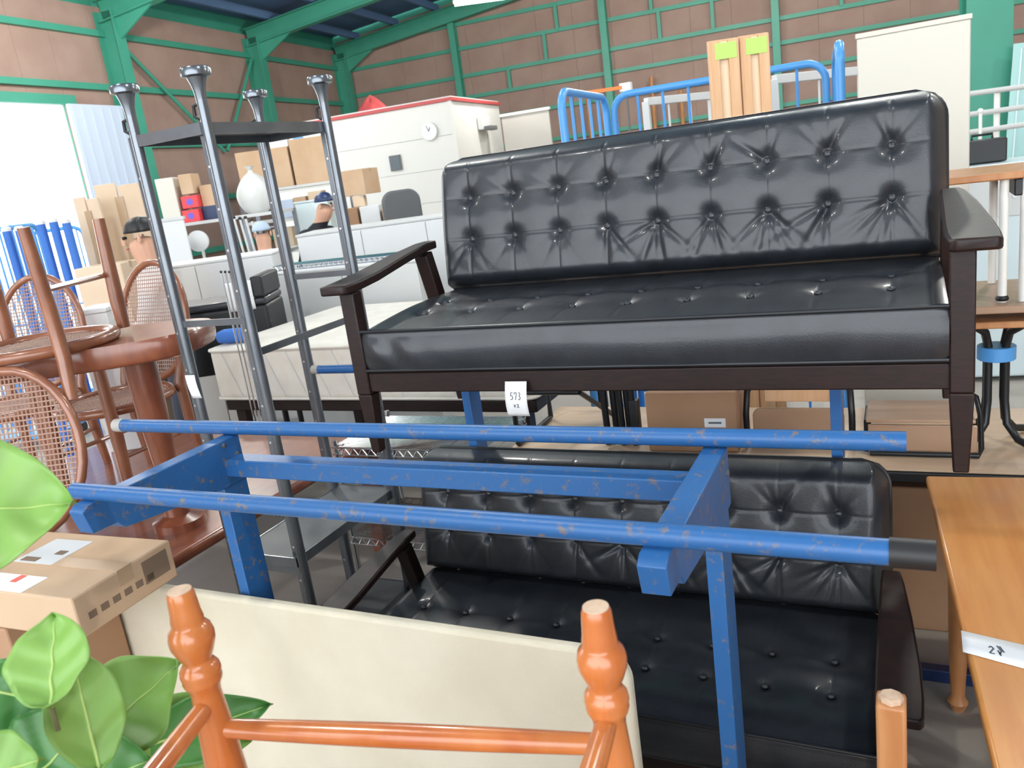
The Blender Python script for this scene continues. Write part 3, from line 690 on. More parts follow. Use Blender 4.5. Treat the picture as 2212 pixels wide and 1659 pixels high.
b2 = carton('brown cardboard box with a grey label beneath the flat printed box', (-2.205, 1.145, 0), (.43, .31, EYE-.906), R(4), 'cartondark')
decal(b2, 'grey_label', 'greylabel', -.16, .02, EYE-1.06, EYE-.96, 0, False, -.155)

# potted broad-leaved plant
pl = thing('potted_plant', 'artificial broad-leaved green plant at the lower left', 'plant', (-.90, .42, 0))
G().lathe((0, 0, 0), [(0, .10), (.01, .11), (.22, .14), (.25, .145), (.25, .13), (.22, .125)], 28).build('pot', 'darkwood', pl)
G().lathe((0, 0, .20), [(0, .12), (.012, .118)], 24).build('soil', 'soil', pl)
G().tube([(0, 0, .2), (.01, .01, .6), (-.01, .02, .95), (.0, .0, 1.28), (-.03, .0, 1.45)], [.018, .016, .013, .010, .006], 10).build('stem', 'stem', pl)
def leaf(base, tip, wd, nrm, mt, curl=.06, wav=.06, seed=0):
    base = V(base); tip = V(tip); n = V(nrm).normalized(); d = tip-base; L_ = d.length; dn = d.normalized(); sd = dn.cross(n).normalized(); n = sd.cross(dn)
    def fn(u, v):
        t = v; k = 2*u-1
        prof = (math.sin(math.pi*min(1, t**0.78))**0.8)*(1-.12*math.sin(2*math.pi*t))
        wv = .5*wav*math.sin(9*t+seed)*abs(k)
        return base + dn*(t*L_) + sd*(k*wd/2*prof*(1+.04*math.sin(14*t+seed))) + n*(-curl*L_*(t*t) + .12*wd*abs(k)**1.5 + wv*wd + .018*wd*math.cos(22*t-5*abs(k)))
    me = G().grid(fn, 14, 28).build('leaf', mt, pl, solid=.0012, ang=180)
    G().tube([fn(.5, v/20) + n*.0008 for v in range(21)], [.0022*(1-.8*v/20) for v in range(21)], 6).build('midrib', 'leafvein', me)
    G().tube([base, base - dn*.02 + n*-.01], .0025, 6).build('petiole', 'stem', me)
    return me
O = V((.90, -.42, 0))
def A(x, y, d): return atD(x, y, d) + O
toc = -fwd + V((0, 0, .5))
leaf(A(-230, 1120, .80), A(163, 1085, .84), .150, toc + cX*.2 , 'leaf', .03, .0, 1)
leaf(A(112, 1530, .68), A(110, 1322, .74), .085, toc, 'leaf', .10, .05, 2)
leaf(A(215, 1659, .70), A(150, 1400, .73), .075, toc + cX*.5, 'leaf', .06, .06, 3)
leaf(A(160, 1640, .86), A(390, 1425, .90), .125, toc, 'leaf', .05, .05, 5)
leaf(A(240, 1640, .92), A(585, 1520, .95), .085, toc, 'leafdark', .05, .05, 6)
leaf(A(250, 1560, .93), A(545, 1600, .97), .10, toc, 'leaf', .05, .05, 8)
leaf(A(-60, 1480, .78), A(150, 1530, .78), .09, toc, 'leafdark', .05, .05, 7)
leaf(A(30, 1720, .72), A(200, 1560, .76), .12, toc, 'leafdark', .05, .05, 9)
leaf(A(-80, 1690, .62), A(90, 1640, .62), .07, toc, 'leaf', .05, .05, 10)
leaf(A(-60, 1560, .82), A(110, 1600, .80), .13, toc, 'leafdark', .05, .05, 11)
leaf(A(120, 1720, .80), A(330, 1640, .82), .12, toc, 'leafdark', .05, .05, 12)

# ------------------------------------------------------------------ the long table behind the sofas and what stands on it
TZ = .685
lt = thing('long_table', 'long pale-topped folding table with a black edge behind the sofas', 'table', (0, 0, 0))
G().bb(-1.50, .95, 2.76, 3.42, TZ-.006, TZ).build('tabletop', 'paleboard', lt, .002)
G().bb(-1.505, .955, 2.752, 3.428, TZ-.042, TZ-.007).build('edge_band', 'black', lt, .004)
for x in (-1.38, .85):
    for y in (2.86, 3.34):
        G().cyl((x, y, 0), (x, y, TZ-.04), .014, 10).build('leg', 'blackmetal', lt)
G().bb(-1.38, .85, 3.33, 3.35, TZ-.30, TZ-.08).build('modesty_panel', 'black', lt)
# brown boxes stored underneath
carton('large brown cardboard box under the long table beside the lower sofa', (.16, 3.08, 0), (.78, .34, .56), R(1), 'cartondark')
# carton with a white sticker on the table
cb3 = carton('reddish brown cardboard box with a white sticker on the long table', (-.735, 3.00, TZ+.001), (.34, .27, .235), R(2), 'cartondark')
G().bb(.05, .128, -.1365, -.1355, .10, .135).build('sticker', 'paper', cb3); G().bb(.065, .113, -.1372, -.1366, .114, .121).build('sticker_print', 'ink', cb3)
# bundle of black folded table legs
fb_ = thing('folded_leg_bundle', 'bundle of black folded steel table legs standing on the long table', 'table legs', (-1.035, 2.93, TZ))
for k, (x, r) in enumerate(((-.055, .014), (-.022, .014), (.012, .012), (.036, .016), (.060, .014))):
    G().cyl((x, .02*(k % 2), 0), (x-.006, .02*(k % 2), .46), r, 12).build('tube', 'blackmetal', fb_)
G().bb(.05, .085, -.02, .02, .02, .19).build('bracket', 'black', fb_, .004); G().bb(-.07, .075, -.012, .03, .43, .46).build('collar', 'black', fb_, .003)
# low black tubular frame to the left of the bundle
tf = thing('tubular_frame', 'low black tubular steel frame lying on the left end of the long table', 'frame', (-1.27, 3.05, TZ))
G().tube([(-.20, -.18, .012), (-.20, -.18, .20), (-.16, -.18, .24), (.10, -.18, .24)], .012, 10).build('tube', 'blackmetal', tf)
G().tube([(-.20, .18, .012), (-.20, .18, .16), (.12, .18, .16), (.12, .18, .012)], .012, 10).build('tube', 'blackmetal', tf)
G().cyl((-.20, -.18, .012), (-.20, .18, .012), .011, 10).build('tube', 'blackmetal', tf); G().cyl((.12, .18, .012), (.10, -.18, .24), .011, 10).build('tube', 'blackmetal', tf)
# two folding chairs with brown board seats
def fold_chair(label, loc, rz):
    t = thing('folding_chair', label, 'chair', loc, rz, 'folding chairs on the long table')
    G().prism([(x, -.01, z) for x, z in rrect(-.16, .16, 0.02, .145, .03)], (0, .014, 0)).build('seat_board', 'brownboard', t, .003)
    G().prism([(x, .09, z) for x, z in rrect(-.13, .13, 0.14, .24, .03)], (0, .012, 0)).build('back_board', 'plank', t, .003)
    for s in (-1, 1):
        G().tube([(s*.185, 0, .008), (s*.185, .0, .12), (s*.18, .02, .20), (s*.16, .07, .27), (s*.15, .10, .33)], .012, 10).build('side_tube', 'blackmetal', t)
    G().cyl((-.185, 0, .012), (.185, 0, .012), .010, 10).build('foot_tube', 'blackmetal', t); G().cyl((-.15, .10, .33), (.15, .10, .33), .010, 10).build('top_tube', 'blackmetal', t)
    return t
fold_chair('folding chair with a tan board seat and black tubes beside the stickered box', (-.36, 2.97, TZ), 0)
bx_ = thing('bench_stool', 'low brown two-board stool with a curved black tube on the long table', 'stool', (.045, 2.98, TZ), 0)
G().bb(-.165, .165, -.10, -.088, .02, .115).build('front_board', 'brownboard', bx_, .004)
G().prism([(x, y, .125) for x, y in ((-.17, -.11), (.16, -.11), (.145, .11), (-.17, .11))], (0, 0, .012)).build('seat_board', 'brownboard', bx_, .003)
G().tube([(-.16, -.10, .01), (.17, -.10, .01), (.18, -.06, .02), (.18, .0, .12), (.17, .04, .17), (.12, .06, .20)], .009, 10).build('curved_tube', 'blackmetal', bx_)
G().tube([(-.17, -.08, .01), (-.17, -.08, .12), (-.17, .08, .12), (-.17, .08, .01)], .009, 10).build('curved_tube', 'blackmetal', bx_)
# pedestal of black tubes carrying stacked table tops, on the right
pt = thing('pedestal_table', 'wooden pedestal table with curved black tube legs tied with blue tape', 'table', (.275, 3.06, TZ+.004), 0)
for a in range(4):
    q = R(45+90*a); c_, s_ = math.cos(q), math.sin(q)
    G().tube([(c_*.14, s_*.14, .01), (c_*.09, s_*.09, .022), (c_*.045, s_*.045, .07), (c_*.036, s_*.036, .15), (c_*.036, s_*.036, .34), (c_*.05, s_*.05, .39), (c_*.12, s_*.12, .435)], .013, 10).build('leg', 'blackmetal', pt)
G().lathe((0, 0, .29), [(0, .056), (.002, .058), (.045, .058), (.047, .056)], 20).build('blue_tape', 'cartblue', pt)
G().bb(-.30, .62, -.18, .22, .435, .458).build('lower_top', 'chipwood', pt, .004); G().bb(-.34, .66, -.20, .26, .487, .512).build('upper_top', 'brownboard', pt, .004)
for x in (-.2, .45): G().bb(x-.02, x+.02, -.15, .2, .459, .486).build('spacer', 'chipwood', pt)
# small desk on the stack: brown top, white legs
dk = thing('small_desk', 'small brown-topped desk with white steel legs on the stacked table tops', 'desk', (.42, 3.08, TZ+.517), 0)
dz = EYE-.20-(TZ+.513)
G().bb(-.36, .52, -.20, .22, dz-.022, dz).build('desktop', 'chipwood', dk, .004); G().bb(-.12, .50, -.17, .20, dz-.075, dz-.023).build('under_frame', 'black', dk, .004)
for x in (-.145, -.09, .40):
    for y in (-.16, .18):
        if x == -.09 and y > 0: continue
        G().cyl((x, y, 0), (x, y, dz-.02), .013, 10).build('leg', 'whitemetal', dk)
G().cyl((-.145, -.16, .16), (-.145, .18, .16), .01, 8).build('stretcher', 'greywhite', dk)
G().ball((-.145, -.16, .012), .02, (1, 1, .6), 10, 6).build('foot', 'rubber', dk)

# ------------------------------------------------------------------ tall cabinet, appliances and steel racks on the right
wc = thing('tall_cabinet', 'tall plain off-white cabinet behind the right end of the upper sofa', 'cabinet', (.035, 3.95, 0), 0)
zc_ = EYE+.365
G().bb(-.21, .21, 0, .42, .06, zc_-.02).build('body', 'offwhite', wc, .004); G().bb(-.215, .215, -.006, .425, zc_-.02, zc_).build('top_panel', 'offwhite', wc, .003)
G().bb(-.19, .19, .02, .40, 0, .06).build('plinth', 'greywhite', wc); G().bb(-.207, .207, -.016, 0, .08, zc_-.024).build('door', 'offwhite', wc, .003)
def appliance(label, loc, size, rz, mt):
    t = thing('washing_machine', label, 'appliance', loc, rz)
    wd, dp, h = size
    G().bb(-wd/2, wd/2, 0, dp, .03, h).build('body', mt, t, .02, 3); G().bb(-wd/2+.02, wd/2-.02, -.012, .01, h*.78, h-.03).build('control_panel', 'greywhite', t, .005)
    G().bb(-wd/2+.01, wd/2-.01, .04, dp-.02, h, h+.02).build('lid', mt, t, .008)
    for k in range(3): G().cyl((-wd*.2+k*.07, -.012, h*.87), (-wd*.2+k*.07, -.024, h*.87), .014, 10).build('knob', 'white', t)
    for sx in (-1, 1): G().cyl((sx*wd*.4, .06, 0), (sx*wd*.4, .06, .04), .02, 8).build('foot', 'rubber', t)
    return t
ap = atD(2165, 470, 5.2)
appliance('pale blue-white washing machine behind the small desk legs', (ap.x+.15, ap.y, 0), (.80, .6, 1.42), R(6), 'applwhite')
tb = thing('black_toolbox', 'black tool case standing on the washing machine', 'case', (ap.x-.10, ap.y+.28, 1.445), R(6))
G().bb(-.13, .13, -.1, .1, 0, .15).build('case', 'black', tb, .01); G().tube([(-.06, 0, .15), (-.06, 0, .18), (.06, 0, .18), (.06, 0, .15)], .008, 8).build('handle', 'rubber', tb)
pr2 = thing('steel_pipe_rack', 'grey steel pipe rack with white uprights behind the tall cabinet', 'rack', (0, 0, 0))
ra = atD(2110, 200, 6.6); ra2 = atD(2300, 175, 6.9)
for zz in (0.0, -.16, -.30): G().cyl((ra.x-.25, ra.y, ra.z+zz), (ra2.x, ra2.y, ra.z+zz+.0), .022, 10).build('cross_pipe', 'greywhite', pr2)
for k in (0, .5, 1): q = ra.lerp(ra2, k); G().cyl((q.x-.22+.1*k, q.y, 0), (q.x-.22+.1*k, q.y, ra.z+.02), .024, 10).build('upright', 'whitemetal', pr2)
wq = atD(2118, 240, 5.9); wk = thing('white_pole', 'short white capped pole standing behind the black tool case', 'pole', (wq.x, wq.y, 0))
G().cyl((0, 0, .03), (0, 0, wq.z), .012, 10).build('shaft', 'whitemetal', wk); G().ball((0, 0, wq.z), .02, n=10, m=6).build('cap', 'whitemetal', wk); G().lathe((0, 0, 0), [(0, .12), (.02, .11), (.04, .02)], 16).build('base', 'greywhite', wk)
tq = atD(2200, 250, 8.5); tl = thing('pale_sheet', 'pale teal plastic sheet leaning at the right edge of the picture', 'sheet', (tq.x+.2, tq.y, 0), R(-10))
G().beam((0, 0, 0), (.1, .25, tq.z+.7), .75, .03, (0, 1, 0)).build('sheet', 'cleargreen', tl); 
for k in range(5): G().beam((-.3+.15*k, -.03, .02), (-.2+.15*k, .22, tq.z+.66), .012, .012, (0, 1, 0)).build('rib', 'applwhite', tl)
gcol = atD(2130, 200, 9.0)
gc_ = thing('green_column', 'wide dark green steel column behind the tall cabinet', 'column', (gcol.x+.02, gcol.y, 0), R(10))
G().bb(-.22, .22, -.02, .0, 0, 6.4).build('flange', 'steelgreen', gc_); G().bb(-.22, .22, .28, .30, 0, 6.4).build('flange', 'steelgreen', gc_); G().bb(-.01, .01, 0, .28, 0, 6.4).build('web', 'steelgreen', gc_)

# ------------------------------------------------------------------ blue roll cages, planks, frames beyond the sofa
def cage(label, p, rz, wd, dp, h, wires_f, wires_s, front=True):
    t = thing('roll_cage', label, 'cart', (p.x, p.y, 0), rz)
    def hoop(a, b, n, nm):
        a = V(a); b = V(b); d = (b-a); rr = .10; dn = d.normalized()
        pts = [a + V((0, 0, .12)), a + V((0, 0, h-rr))]
        for k in range(1, 7): an = math.pi/2*k/6; pts.append(a + dn*(rr*(1-math.cos(an))) + V((0, 0, h-rr+rr*math.sin(an))))
        for k in range(0, 7): an = math.pi/2*k/6; pts.append(b - dn*(rr*(1-math.sin(an))) + V((0, 0, h-rr+rr*math.cos(an))))
        pts.append(b + V((0, 0, .12)))
        s = G().tube(pts, .021, 10).build(nm, 'cartblue', t)
        for k in range(1, n): q = a + d*(k/n); G().cyl(q + V((0, 0, .15)), q + V((0, 0, h-.01)), .009, 6).build('wire', 'cartblue', s)
        for zz in (.3, h*.55): G().cyl(a + V((0, 0, zz)), b + V((0, 0, zz)), .010, 6).build('wire', 'cartblue', s)
    hoop((-wd/2, -dp, 0), (-wd/2+.001, 0, 0), wires_s, 'side_frame'); hoop((wd/2, -dp, 0), (wd/2+.001, 0, 0), wires_s, 'side_frame'); hoop((-wd/2+.05, .0, 0), (wd/2-.05, .0, 0), wires_f, 'rear_frame')
    G().bb(-wd/2, wd/2, -dp, 0, .10, .13).build('deck', 'cartblue', t)
    for sx in (-1, 1):
        for y in (-dp+.06, -.06): G().cyl((sx*(wd/2-.05)-.015, y, .05), (sx*(wd/2-.05)+.015, y, .05), .05, 12).build('castor', 'rubber', t)
    return t
d1 = 5.0
c1 = atD(1285, 200, d1)
cA = atD(1560, 170, d1)
cage('blue roll cage cart with open sides behind the middle of the upper sofa', V((-1.62+.64*math.cos(R(5)), 4.95+.64*math.sin(R(5)), 0)), R(5), 1.30, .95, EYE+.36, 8, 5)
# planks strapped with lime tape
for i, (x0, x1, yt, lab_) in enumerate(((1527, 1592, 85, 'left light wooden channel plank with lime tape behind the sofa back'), (1594, 1657, 74, 'right light wooden channel plank with lime tape behind the sofa back'))):
    p0 = atD((x0+x1)/2, yt, 3.8); wd = (x1-x0)*mpp(3.8)*.90
    t = thing('wooden_plank', lab_, 'plank', (p0.x, p0.y, 0), R(20), 'wooden planks')
    G().bb(-wd/2, wd/2, 0, .02, 0, p0.z).build('back_board', 'plank', t, .002)
    G().bb(-wd/2, -wd/2+.045, -.03, .0, 0, p0.z-.005).build('edge_strip', 'plank', t, .002); G().bb(wd/2-.045, wd/2, -.03, .0, 0, p0.z-.005).build('edge_strip', 'plank', t, .002)
    G().bb(-.018, .022, -.012, .0, 0, p0.z-.01).build('centre_strip', 'planklight', t, .002)
    G().bb(-wd*.30, wd*.42, -.033, -.0305, p0.z-.085, p0.z-.018).build('lime_tape', 'limetape', t)
# pale steel frames
def steel_frame(label, pa, pb, z0, mt, n):
    t = thing('table_frame', label, 'stand', (0, 0, 0), 0)  # bare table frame of uprights, top bar and thin rods
    a, b = V(pa), V(pb); h = a.z
    G().beam((a.x, a.y, 0), (a.x, a.y, h), .05, .05, (1, 0, 0)).build('upright', mt, t, .004); G().beam((b.x, b.y, 0), (b.x, b.y, h), .05, .05, (1, 0, 0)).build('upright', mt, t, .004)
    G().beam((a.x, a.y, h), (b.x, b.y, h), .05, .055).build('top_bar', mt, t, .004)
    for k in range(1, n+1): q = a.lerp(b, k/(n+1)); G().cyl((q.x, q.y, .02), (q.x, q.y, h), .008, 6).build('rod', mt, t)
    return t
fa = atD(1395, 220, 6.2); fbp = atD(1535, 198, 6.5); steel_frame('pale grey steel frame with thin rods left of the wooden planks', fa, fbp, 0, 'greywhite', 2)
fa = atD(1672, 172, 5.4); fbp = atD(1860, 148, 5.7); steel_frame('pale grey steel frame right of the wooden planks', fa, fbp, 0, 'greywhite', 1)
for xa, ya, xb, yb, dd, lb in ((1100, 250, 1165, 245, 12.0, 'grey partition panel beside the side of the office cabin'),):
    pa = atD(1130, 245, 14.5); t = thing('partition_panel', lb, 'panel', (pa.x, pa.y, 0), R(7)); G().bb(-.4, .45, 0, .05, 0, pa.z).build('sheet', 'shelfgrey2', t); G().bb(-.42, .47, -.02, .07, pa.z, pa.z+.04).build('cap_rail', 'whitemetal', t)
# orange beam with white end
oa = atD(1235, 205, 7.5); ob = atD(1352, 188, 7.5)
t = thing('orange_pole', 'thin orange pole with a white block end behind the blue cart', 'pole', (0, 0, 0)); G().beam(oa, ob, .03, .03).build('pole', 'orange', t); G().box(ob, (.10, .06, .07)).build('end_block', 'white', t); G().beam((oa.x, oa.y, 0), oa, .016, .016).build('support', 'shelfgrey', t); G().beam((ob.x, ob.y, 0), ob, .016, .016).build('support', 'shelfgrey', t)

# ------------------------------------------------------------------ dining set on a low table at the left
PZ = .65
lp = thing('low_red_table', 'wide glossy reddish-brown low table carrying the dining set', 'table', (0, 0, 0))
G().bb(-4.05, -2.335, 1.62, 3.22, PZ-.05, PZ).build('tabletop', 'redwood', lp, .02, 3)
for x in (-3.95, -2.45):
    for y in (1.72, 3.1): G().beam((x, y, 0), (x, y, PZ-.05), .08, .08).build('leg', 'redwood', lp, .006)
VA = R(27)
rt = thing('oval_dining_table', 'reddish-brown oval dining table with a thick rounded edge at the left', 'table', atD(55, 720, 2.96).xy.to_3d() + V((0, 0, PZ)), VA)
TH_ = EYE-.385-PZ
prof = [(.0, .88), (.004, .955), (.016, .985), (.034, 1.0), (.052, .985), (.062, .955)]
prof = [(z*1.3, q) for z, q in prof]
def ov(u, v, a=.66, b=.26):
    k = v*(len(prof)-1); i = min(len(prof)-2, int(k)); fr = k-i
    z = prof[i][0]*(1-fr)+prof[i+1][0]*fr; sc = prof[i][1]*(1-fr)+prof[i+1][1]*fr
    an = 2*math.pi*u; c_, s_ = math.cos(an), math.sin(an); e = .62
    return V(((a-.06+.06*(sc-.0))*abs(c_)**e*(1 if c_ > 0 else -1)*(sc*.3+.7), (b+.0)*abs(s_)**e*(1 if s_ > 0 else -1)*(sc*.35+.65), TH_-.08+z))
g = G().grid(ov, 96, 10); g.add([ov(k/96, 1) for k in range(96)], [tuple(range(96))]); g.add([ov(k/96, 0) for k in range(96)], [tuple(range(95, -1, -1))])
g.build('tabletop', 'redwood', rt, ang=50)
for s in (-1, 1):
    G().lathe((s*.38, 0, 0), [(0, .10), (.03, .10), (.05, .05), (.2, .04), (.45, .055), (TH_-.08, .06)], 20).build('pedestal', 'redwood', rt)
G().bb(-.38, .38, -.03, .03, .10, .16).build('stretcher', 'redwood', rt)

def make_chair(label, loc, rz, rx=0.0, ry=0.0, arms=True):
    t = thing('cane_armchair', label, 'chair', loc, rz, 'cane armchairs', rx=rx, ry=ry)
    SH = .40
    # seat ring
    ring = [(math.cos(2*math.pi*k/28)*.245, math.sin(2*math.pi*k/28)*.235, SH) for k in range(28)]
    G().tube(ring, .021, 10, closed=True).build('seat_ring', 'chairwood', t)
    g = G()
    for k in range(-11, 12):
        q = k*.02; w_ = math.sqrt(max(0, 1-(q/.24)**2))*.235
        g.tube([(q, -w_, SH), (q, w_, SH)], .0028, 4, cap=False); g.tube([(-w_*1.03, q, SH+.002), (w_*1.03, q, SH+.002)], .0028, 4, cap=False)
    g.build('cane_seat', 'cane', t)['kind'] = 'stuff'
    for s in (-1, 1):
        G().tube([(s*.22, -.20, 0), (s*.215, -.19, .30), (s*.215, -.19, .64 if arms else SH)], [.021, .027, .023], 12).build('front_leg', 'chairwood', t)
        G().tube([(s*.19, .24, 0), (s*.185, .215, .25), (s*.185, .21, .43), (s*.195, .25, .56)], [.019, .024, .024, .020], 12).build('rear_leg', 'chairwood', t)
        if arms: G().tube([(s*.215, -.21, .645), (s*.235, -.05, .655), (s*.225, .12, .66), (s*.19, .27, .66)], [.022, .026, .022, .016], 12).build('armrest', 'chairwood', t)
        G().cyl((s*.20, -.19, .2), (s*.185, .22, .2), .010, 8).build('stretcher', 'chairwood', t)
    # oval cane back, leaning
    def bp(a, sc=1.0): return V((math.cos(a)*.215*sc, .245+.12*(math.sin(a)*.5+.5)*1.0, .70+math.sin(a)*.265*sc))
    b = G().tube([bp(2*math.pi*k/32) for k in range(32)], .016, 10, closed=True).build('back_hoop', 'chairwood', t)
    g = G()
    for k in range(-14, 15):
        q = k/15.0
        w_ = math.sqrt(1-q*q)
        def bb2(x, z): return V((x*.205, .245+.12*(z*.5+.5), .70+z*.255))
        g.tube([bb2(q, -w_), bb2(q, w_)], .0026, 4, cap=False); g.tube([bb2(-w_, q), bb2(w_, q)], .0026, 4, cap=False)
    g.build('cane_weave', 'cane', b)['kind'] = 'stuff'
    return t
vp_ = atD(232, 800, 3.55)
ch = make_chair('cane armchair with an oval back pushed up behind the dining table', (vp_.x, vp_.y, PZ+.002), VA-R(28))
up_ = atD(132, 780, 2.60); up_ = up_ - r0*.185 + f0*.23
make_chair('cane chair turned upside down on the dining table with legs up', (up_.x, up_.y, EYE-.385+.421), VA, rx=R(180), arms=False)
fp_ = atD(-12, 690, 3.72)
dup(ch, (fp_.x, fp_.y, PZ+.002), VA-R(5), 'cane armchair with an oval back at the far left behind the table')

# ------------------------------------------------------------------ office cabin at the back
oc = thing('office_cabin', 'white prefabricated office cabin with a red roof edge', 'cabin', BM @ V((-4.87, 12.4, 0)), BA)
OH = 3.0
for k in range(6): G().bb(-3.5, -.02, -.03, 0, OH/6*k, OH/6*(k+1)-.003).build('front_siding', 'officewall', oc, .004)
for k in range(3): G().bb(-.03, .0, 2.3/3*k+.0, 2.3/3*(k+1)-.005, .05, OH).build('side_panel', 'officewall', oc, .004)
G().bb(-3.5, -.04, .0, 2.3, 0, OH-.05).build('core', 'greywhite', oc); G().bb(-3.53, .03, -.06, 2.33, OH, OH+.05).build('roof_edge', 'redtrim', oc); G().bb(-3.5, 0, -.03, 2.3, OH+.05, OH+.07).build('roof', 'greywhite', oc)
G().bb(-.05, .01, -.045, .01, 0, OH).build('corner_post', 'officewall', oc)
def onoff(x, y): # point on the office front plane
    n = BM.to_3x3() @ V((0, 1, 0)); p0 = BM @ V((-4.87, 12.36, 0)); v = ray(x, y); return V((0, 0, EYE)) + v*((p0-V((0, 0, EYE))).dot(n)/v.dot(n))
ck = onoff(928, 284)
cl = thing('wall_clock', 'round white wall clock on the office cabin front', 'clock', ck, BA)
G().lathe((0, 0, 0), [(0, .14), (.03, .14), (.035, .13)], 28, (0, -1, 0)).build('case', 'greywhite', cl); G().lathe((0, -.036, 0), [(0, .125), (.002, .124)], 28, (0, -1, 0)).build('dial', 'white', cl)
G().beam((0, -.042, 0), (.03, -.042, .06), .012, .004, (0, 1, 0)).build('hour_hand', 'ink', cl); G().beam((0, -.042, 0), (-.03, -.042, .09), .008, .004, (0, 1, 0)).build('minute_hand', 'ink', cl)
def onside(x, y):
    n = BM.to_3x3() @ V((1, 0, 0)); p0 = BM @ V((-4.86, 12.4, 0)); v = ray(x, y); return V((0, 0, EYE)) + v*((p0-V((0, 0, EYE))).dot(n)/v.dot(n))
vq = onside(1040, 268)
vt = thing('vent_hood', 'small beige vent hood on the side of the office cabin', 'vent', vq, BA)
G().prism([(0, -.2, -.1), (0, .2, -.1), (0, .2, .12), (0, -.2, .12)], (.10, 0, 0)).build('hood', 'greywhite', vt, .01); G().bb(.10, .22, -.18, .18, -.12, -.05).build('flap', 'shelfgrey', vt, .01)
nb = onoff(855, 352); t = thing('notice_board', 'small dark framed notice on the office cabin front', 'notice', nb, BA); G().bb(-.10, .10, -.02, 0, -.12, .12).build('board', 'shelfgrey', t); G().bb(-.08, .08, -.024, -.02, -.10, .10).build('print', 'ink', t)
rb = BM @ V((-6.55, 12.9, OH+.07)); t = thing('red_bag', 'crumpled dark red sheet bundle on the cabin roof', 'bag', rb, 0)
def rbf(u, v): a = 2*math.pi*u; r = math.sin(math.pi*(.5*v+.0)+.0); return V(((math.cos(a)*.30*(1-v)**.8)*(1+.25*math.sin(3*a)) + .05*v, math.sin(a)*.22*(1-v)**.8, .24*v**.9*(1+.2*math.sin(2*a+1))))
G().grid(rbf, 28, 10).build('sheet', 'redtrim', t); G().tube([(-.16, -.08, .06), (0, -.12, .12), (.14, -.08, .06)], .012, 6).build('tie', 'redtrim', t)

# ------------------------------------------------------------------ stacked goods along the left and back
def pbox(label, x0, y0, x1, y1, d, dp, mt='carton', rz=None, stand=None, tapem='tape', name='cardboard_box', group=None):
    """a carton whose front fills about x0..x1, y0..y1 of the photograph at distance d; it stands on a shelf or stack of its own"""
    c = atD((x0+x1)/2, y1, d); wd = (x1-x0)*mpp(d)*.92; h = (y1-y0)*mpp(d)*.95
    n = (f0*dp/2)
    return carton(label, (c.x+n.x, c.y+n.y, c.z), (wd, dp, h), VA if rz is None else VA+R(rz), mt, group, tapem=tapem, name=name)
def rackshelf(label, x0, x1, levels, d, dp=.6, mt='gunmetal', rz=0):
    """steel storage rack, its boards at the given photograph heights"""
    a = atD(x0, levels[0], d); b = atD(x1, levels[0], d); wd = (x1-x0)*mpp(d); m_ = (a+b)/2
    t = thing('storage_rack', label, 'rack', (m_.x, m_.y, 0), VA+R(rz))
    zl = [atD((x0+x1)/2, y, d).z for y in levels]
    for z in zl: G().bb(-wd/2, wd/2, 0, dp, z-.03, z).build('shelf_board', 'greywhite', t)
    for s in (-1, 1):
        for y in (0.02, dp-.02): G().bb(s*wd/2-.02, s*wd/2+.02, y-.02, y+.02, 0, max(zl)).build('upright', mt, t)
    return t, zl
# big flattened cartons leaning near the doorway
for i, (xa, ya, xb, yb, dd, rr, lb) in enumerate(((205, 395, 292, 600, 6.15, 4, 'tall sheet of flattened cardboard leaning beside the doorway column'), (150, 425, 212, 600, 5.95, -20, 'narrow sheet of flattened cardboard standing by the bright doorway'))):
    p = atD((xa+xb)/2, ya, dd); wd = (xb-xa)*mpp(dd)
    t = thing('cardboard_sheet', lb, 'cardboard', (p.x, p.y, 0), VA+R(rr)); 
    G().bb(-wd/2, -.005, 0, .02, 0, p.z).build('sheet_half', 'cartonpale', t, .003); G().bb(.005, wd/2, 0.004, .024, 0, p.z-.02).build('sheet_half', 'cartonpale', t, .003); G().bb(-.03, .03, -.003, 0, .2, p.z-.1).build('packing_tape', 'tape', t)
ob_ = atD(232, 570, 5.45); carton('cardboard box standing below the leaning cardboard sheets', (ob_.x, ob_.y, 0), (.30, .3, ob_.z), VA, 'cartonpale')
t, zl = rackshelf('grey storage rack holding cartons and a white bag behind the pole shelf', 345, 600, [472, 560], 8.2)
ZS = zl[0]
def onshelf(o, z): o.location.z = z; return o
onshelf(pbox('tall bright cream box on the rack beside the red cartons', 352, 372, 392, 470, 8.3, .35, 'offwhite', tapem='redprint'), ZS)
ru_ = onshelf(pbox('upper red carton with a round blue mark on the storage rack', 393, 418, 430, 444, 8.3, .30, 'red'), ZS+.135)
rl_ = onshelf(pbox('lower red carton on the storage rack under the other red carton', 395, 444, 432, 470, 8.3, .30, 'red'), ZS)
for o_ in (ru_, rl_): G().lathe((0, -.1502, .06), [(0, .032), (.0015, .032)], 20, (0, -1, 0)).build('round_mark', 'purple', o_)
onshelf(pbox('brown carton standing on top of the red cartons', 392, 376, 420, 418, 8.3, .25, 'carton'), ZS+.27)
onshelf(pbox('small brown carton right of the red cartons on the rack', 437, 395, 468, 440, 8.4, .3, 'carton'), ZS+.13)
onshelf(pbox('dark blue carton on the storage rack right of the red cartons', 440, 440, 478, 470, 8.4, .3, 'navy'), ZS)
bgp = atD(522, 465, 8.4); bg_ = thing('garbage_bag', 'full white plastic bag on the storage rack', 'bag', (bgp.x, bgp.y+.25, ZS), 0)
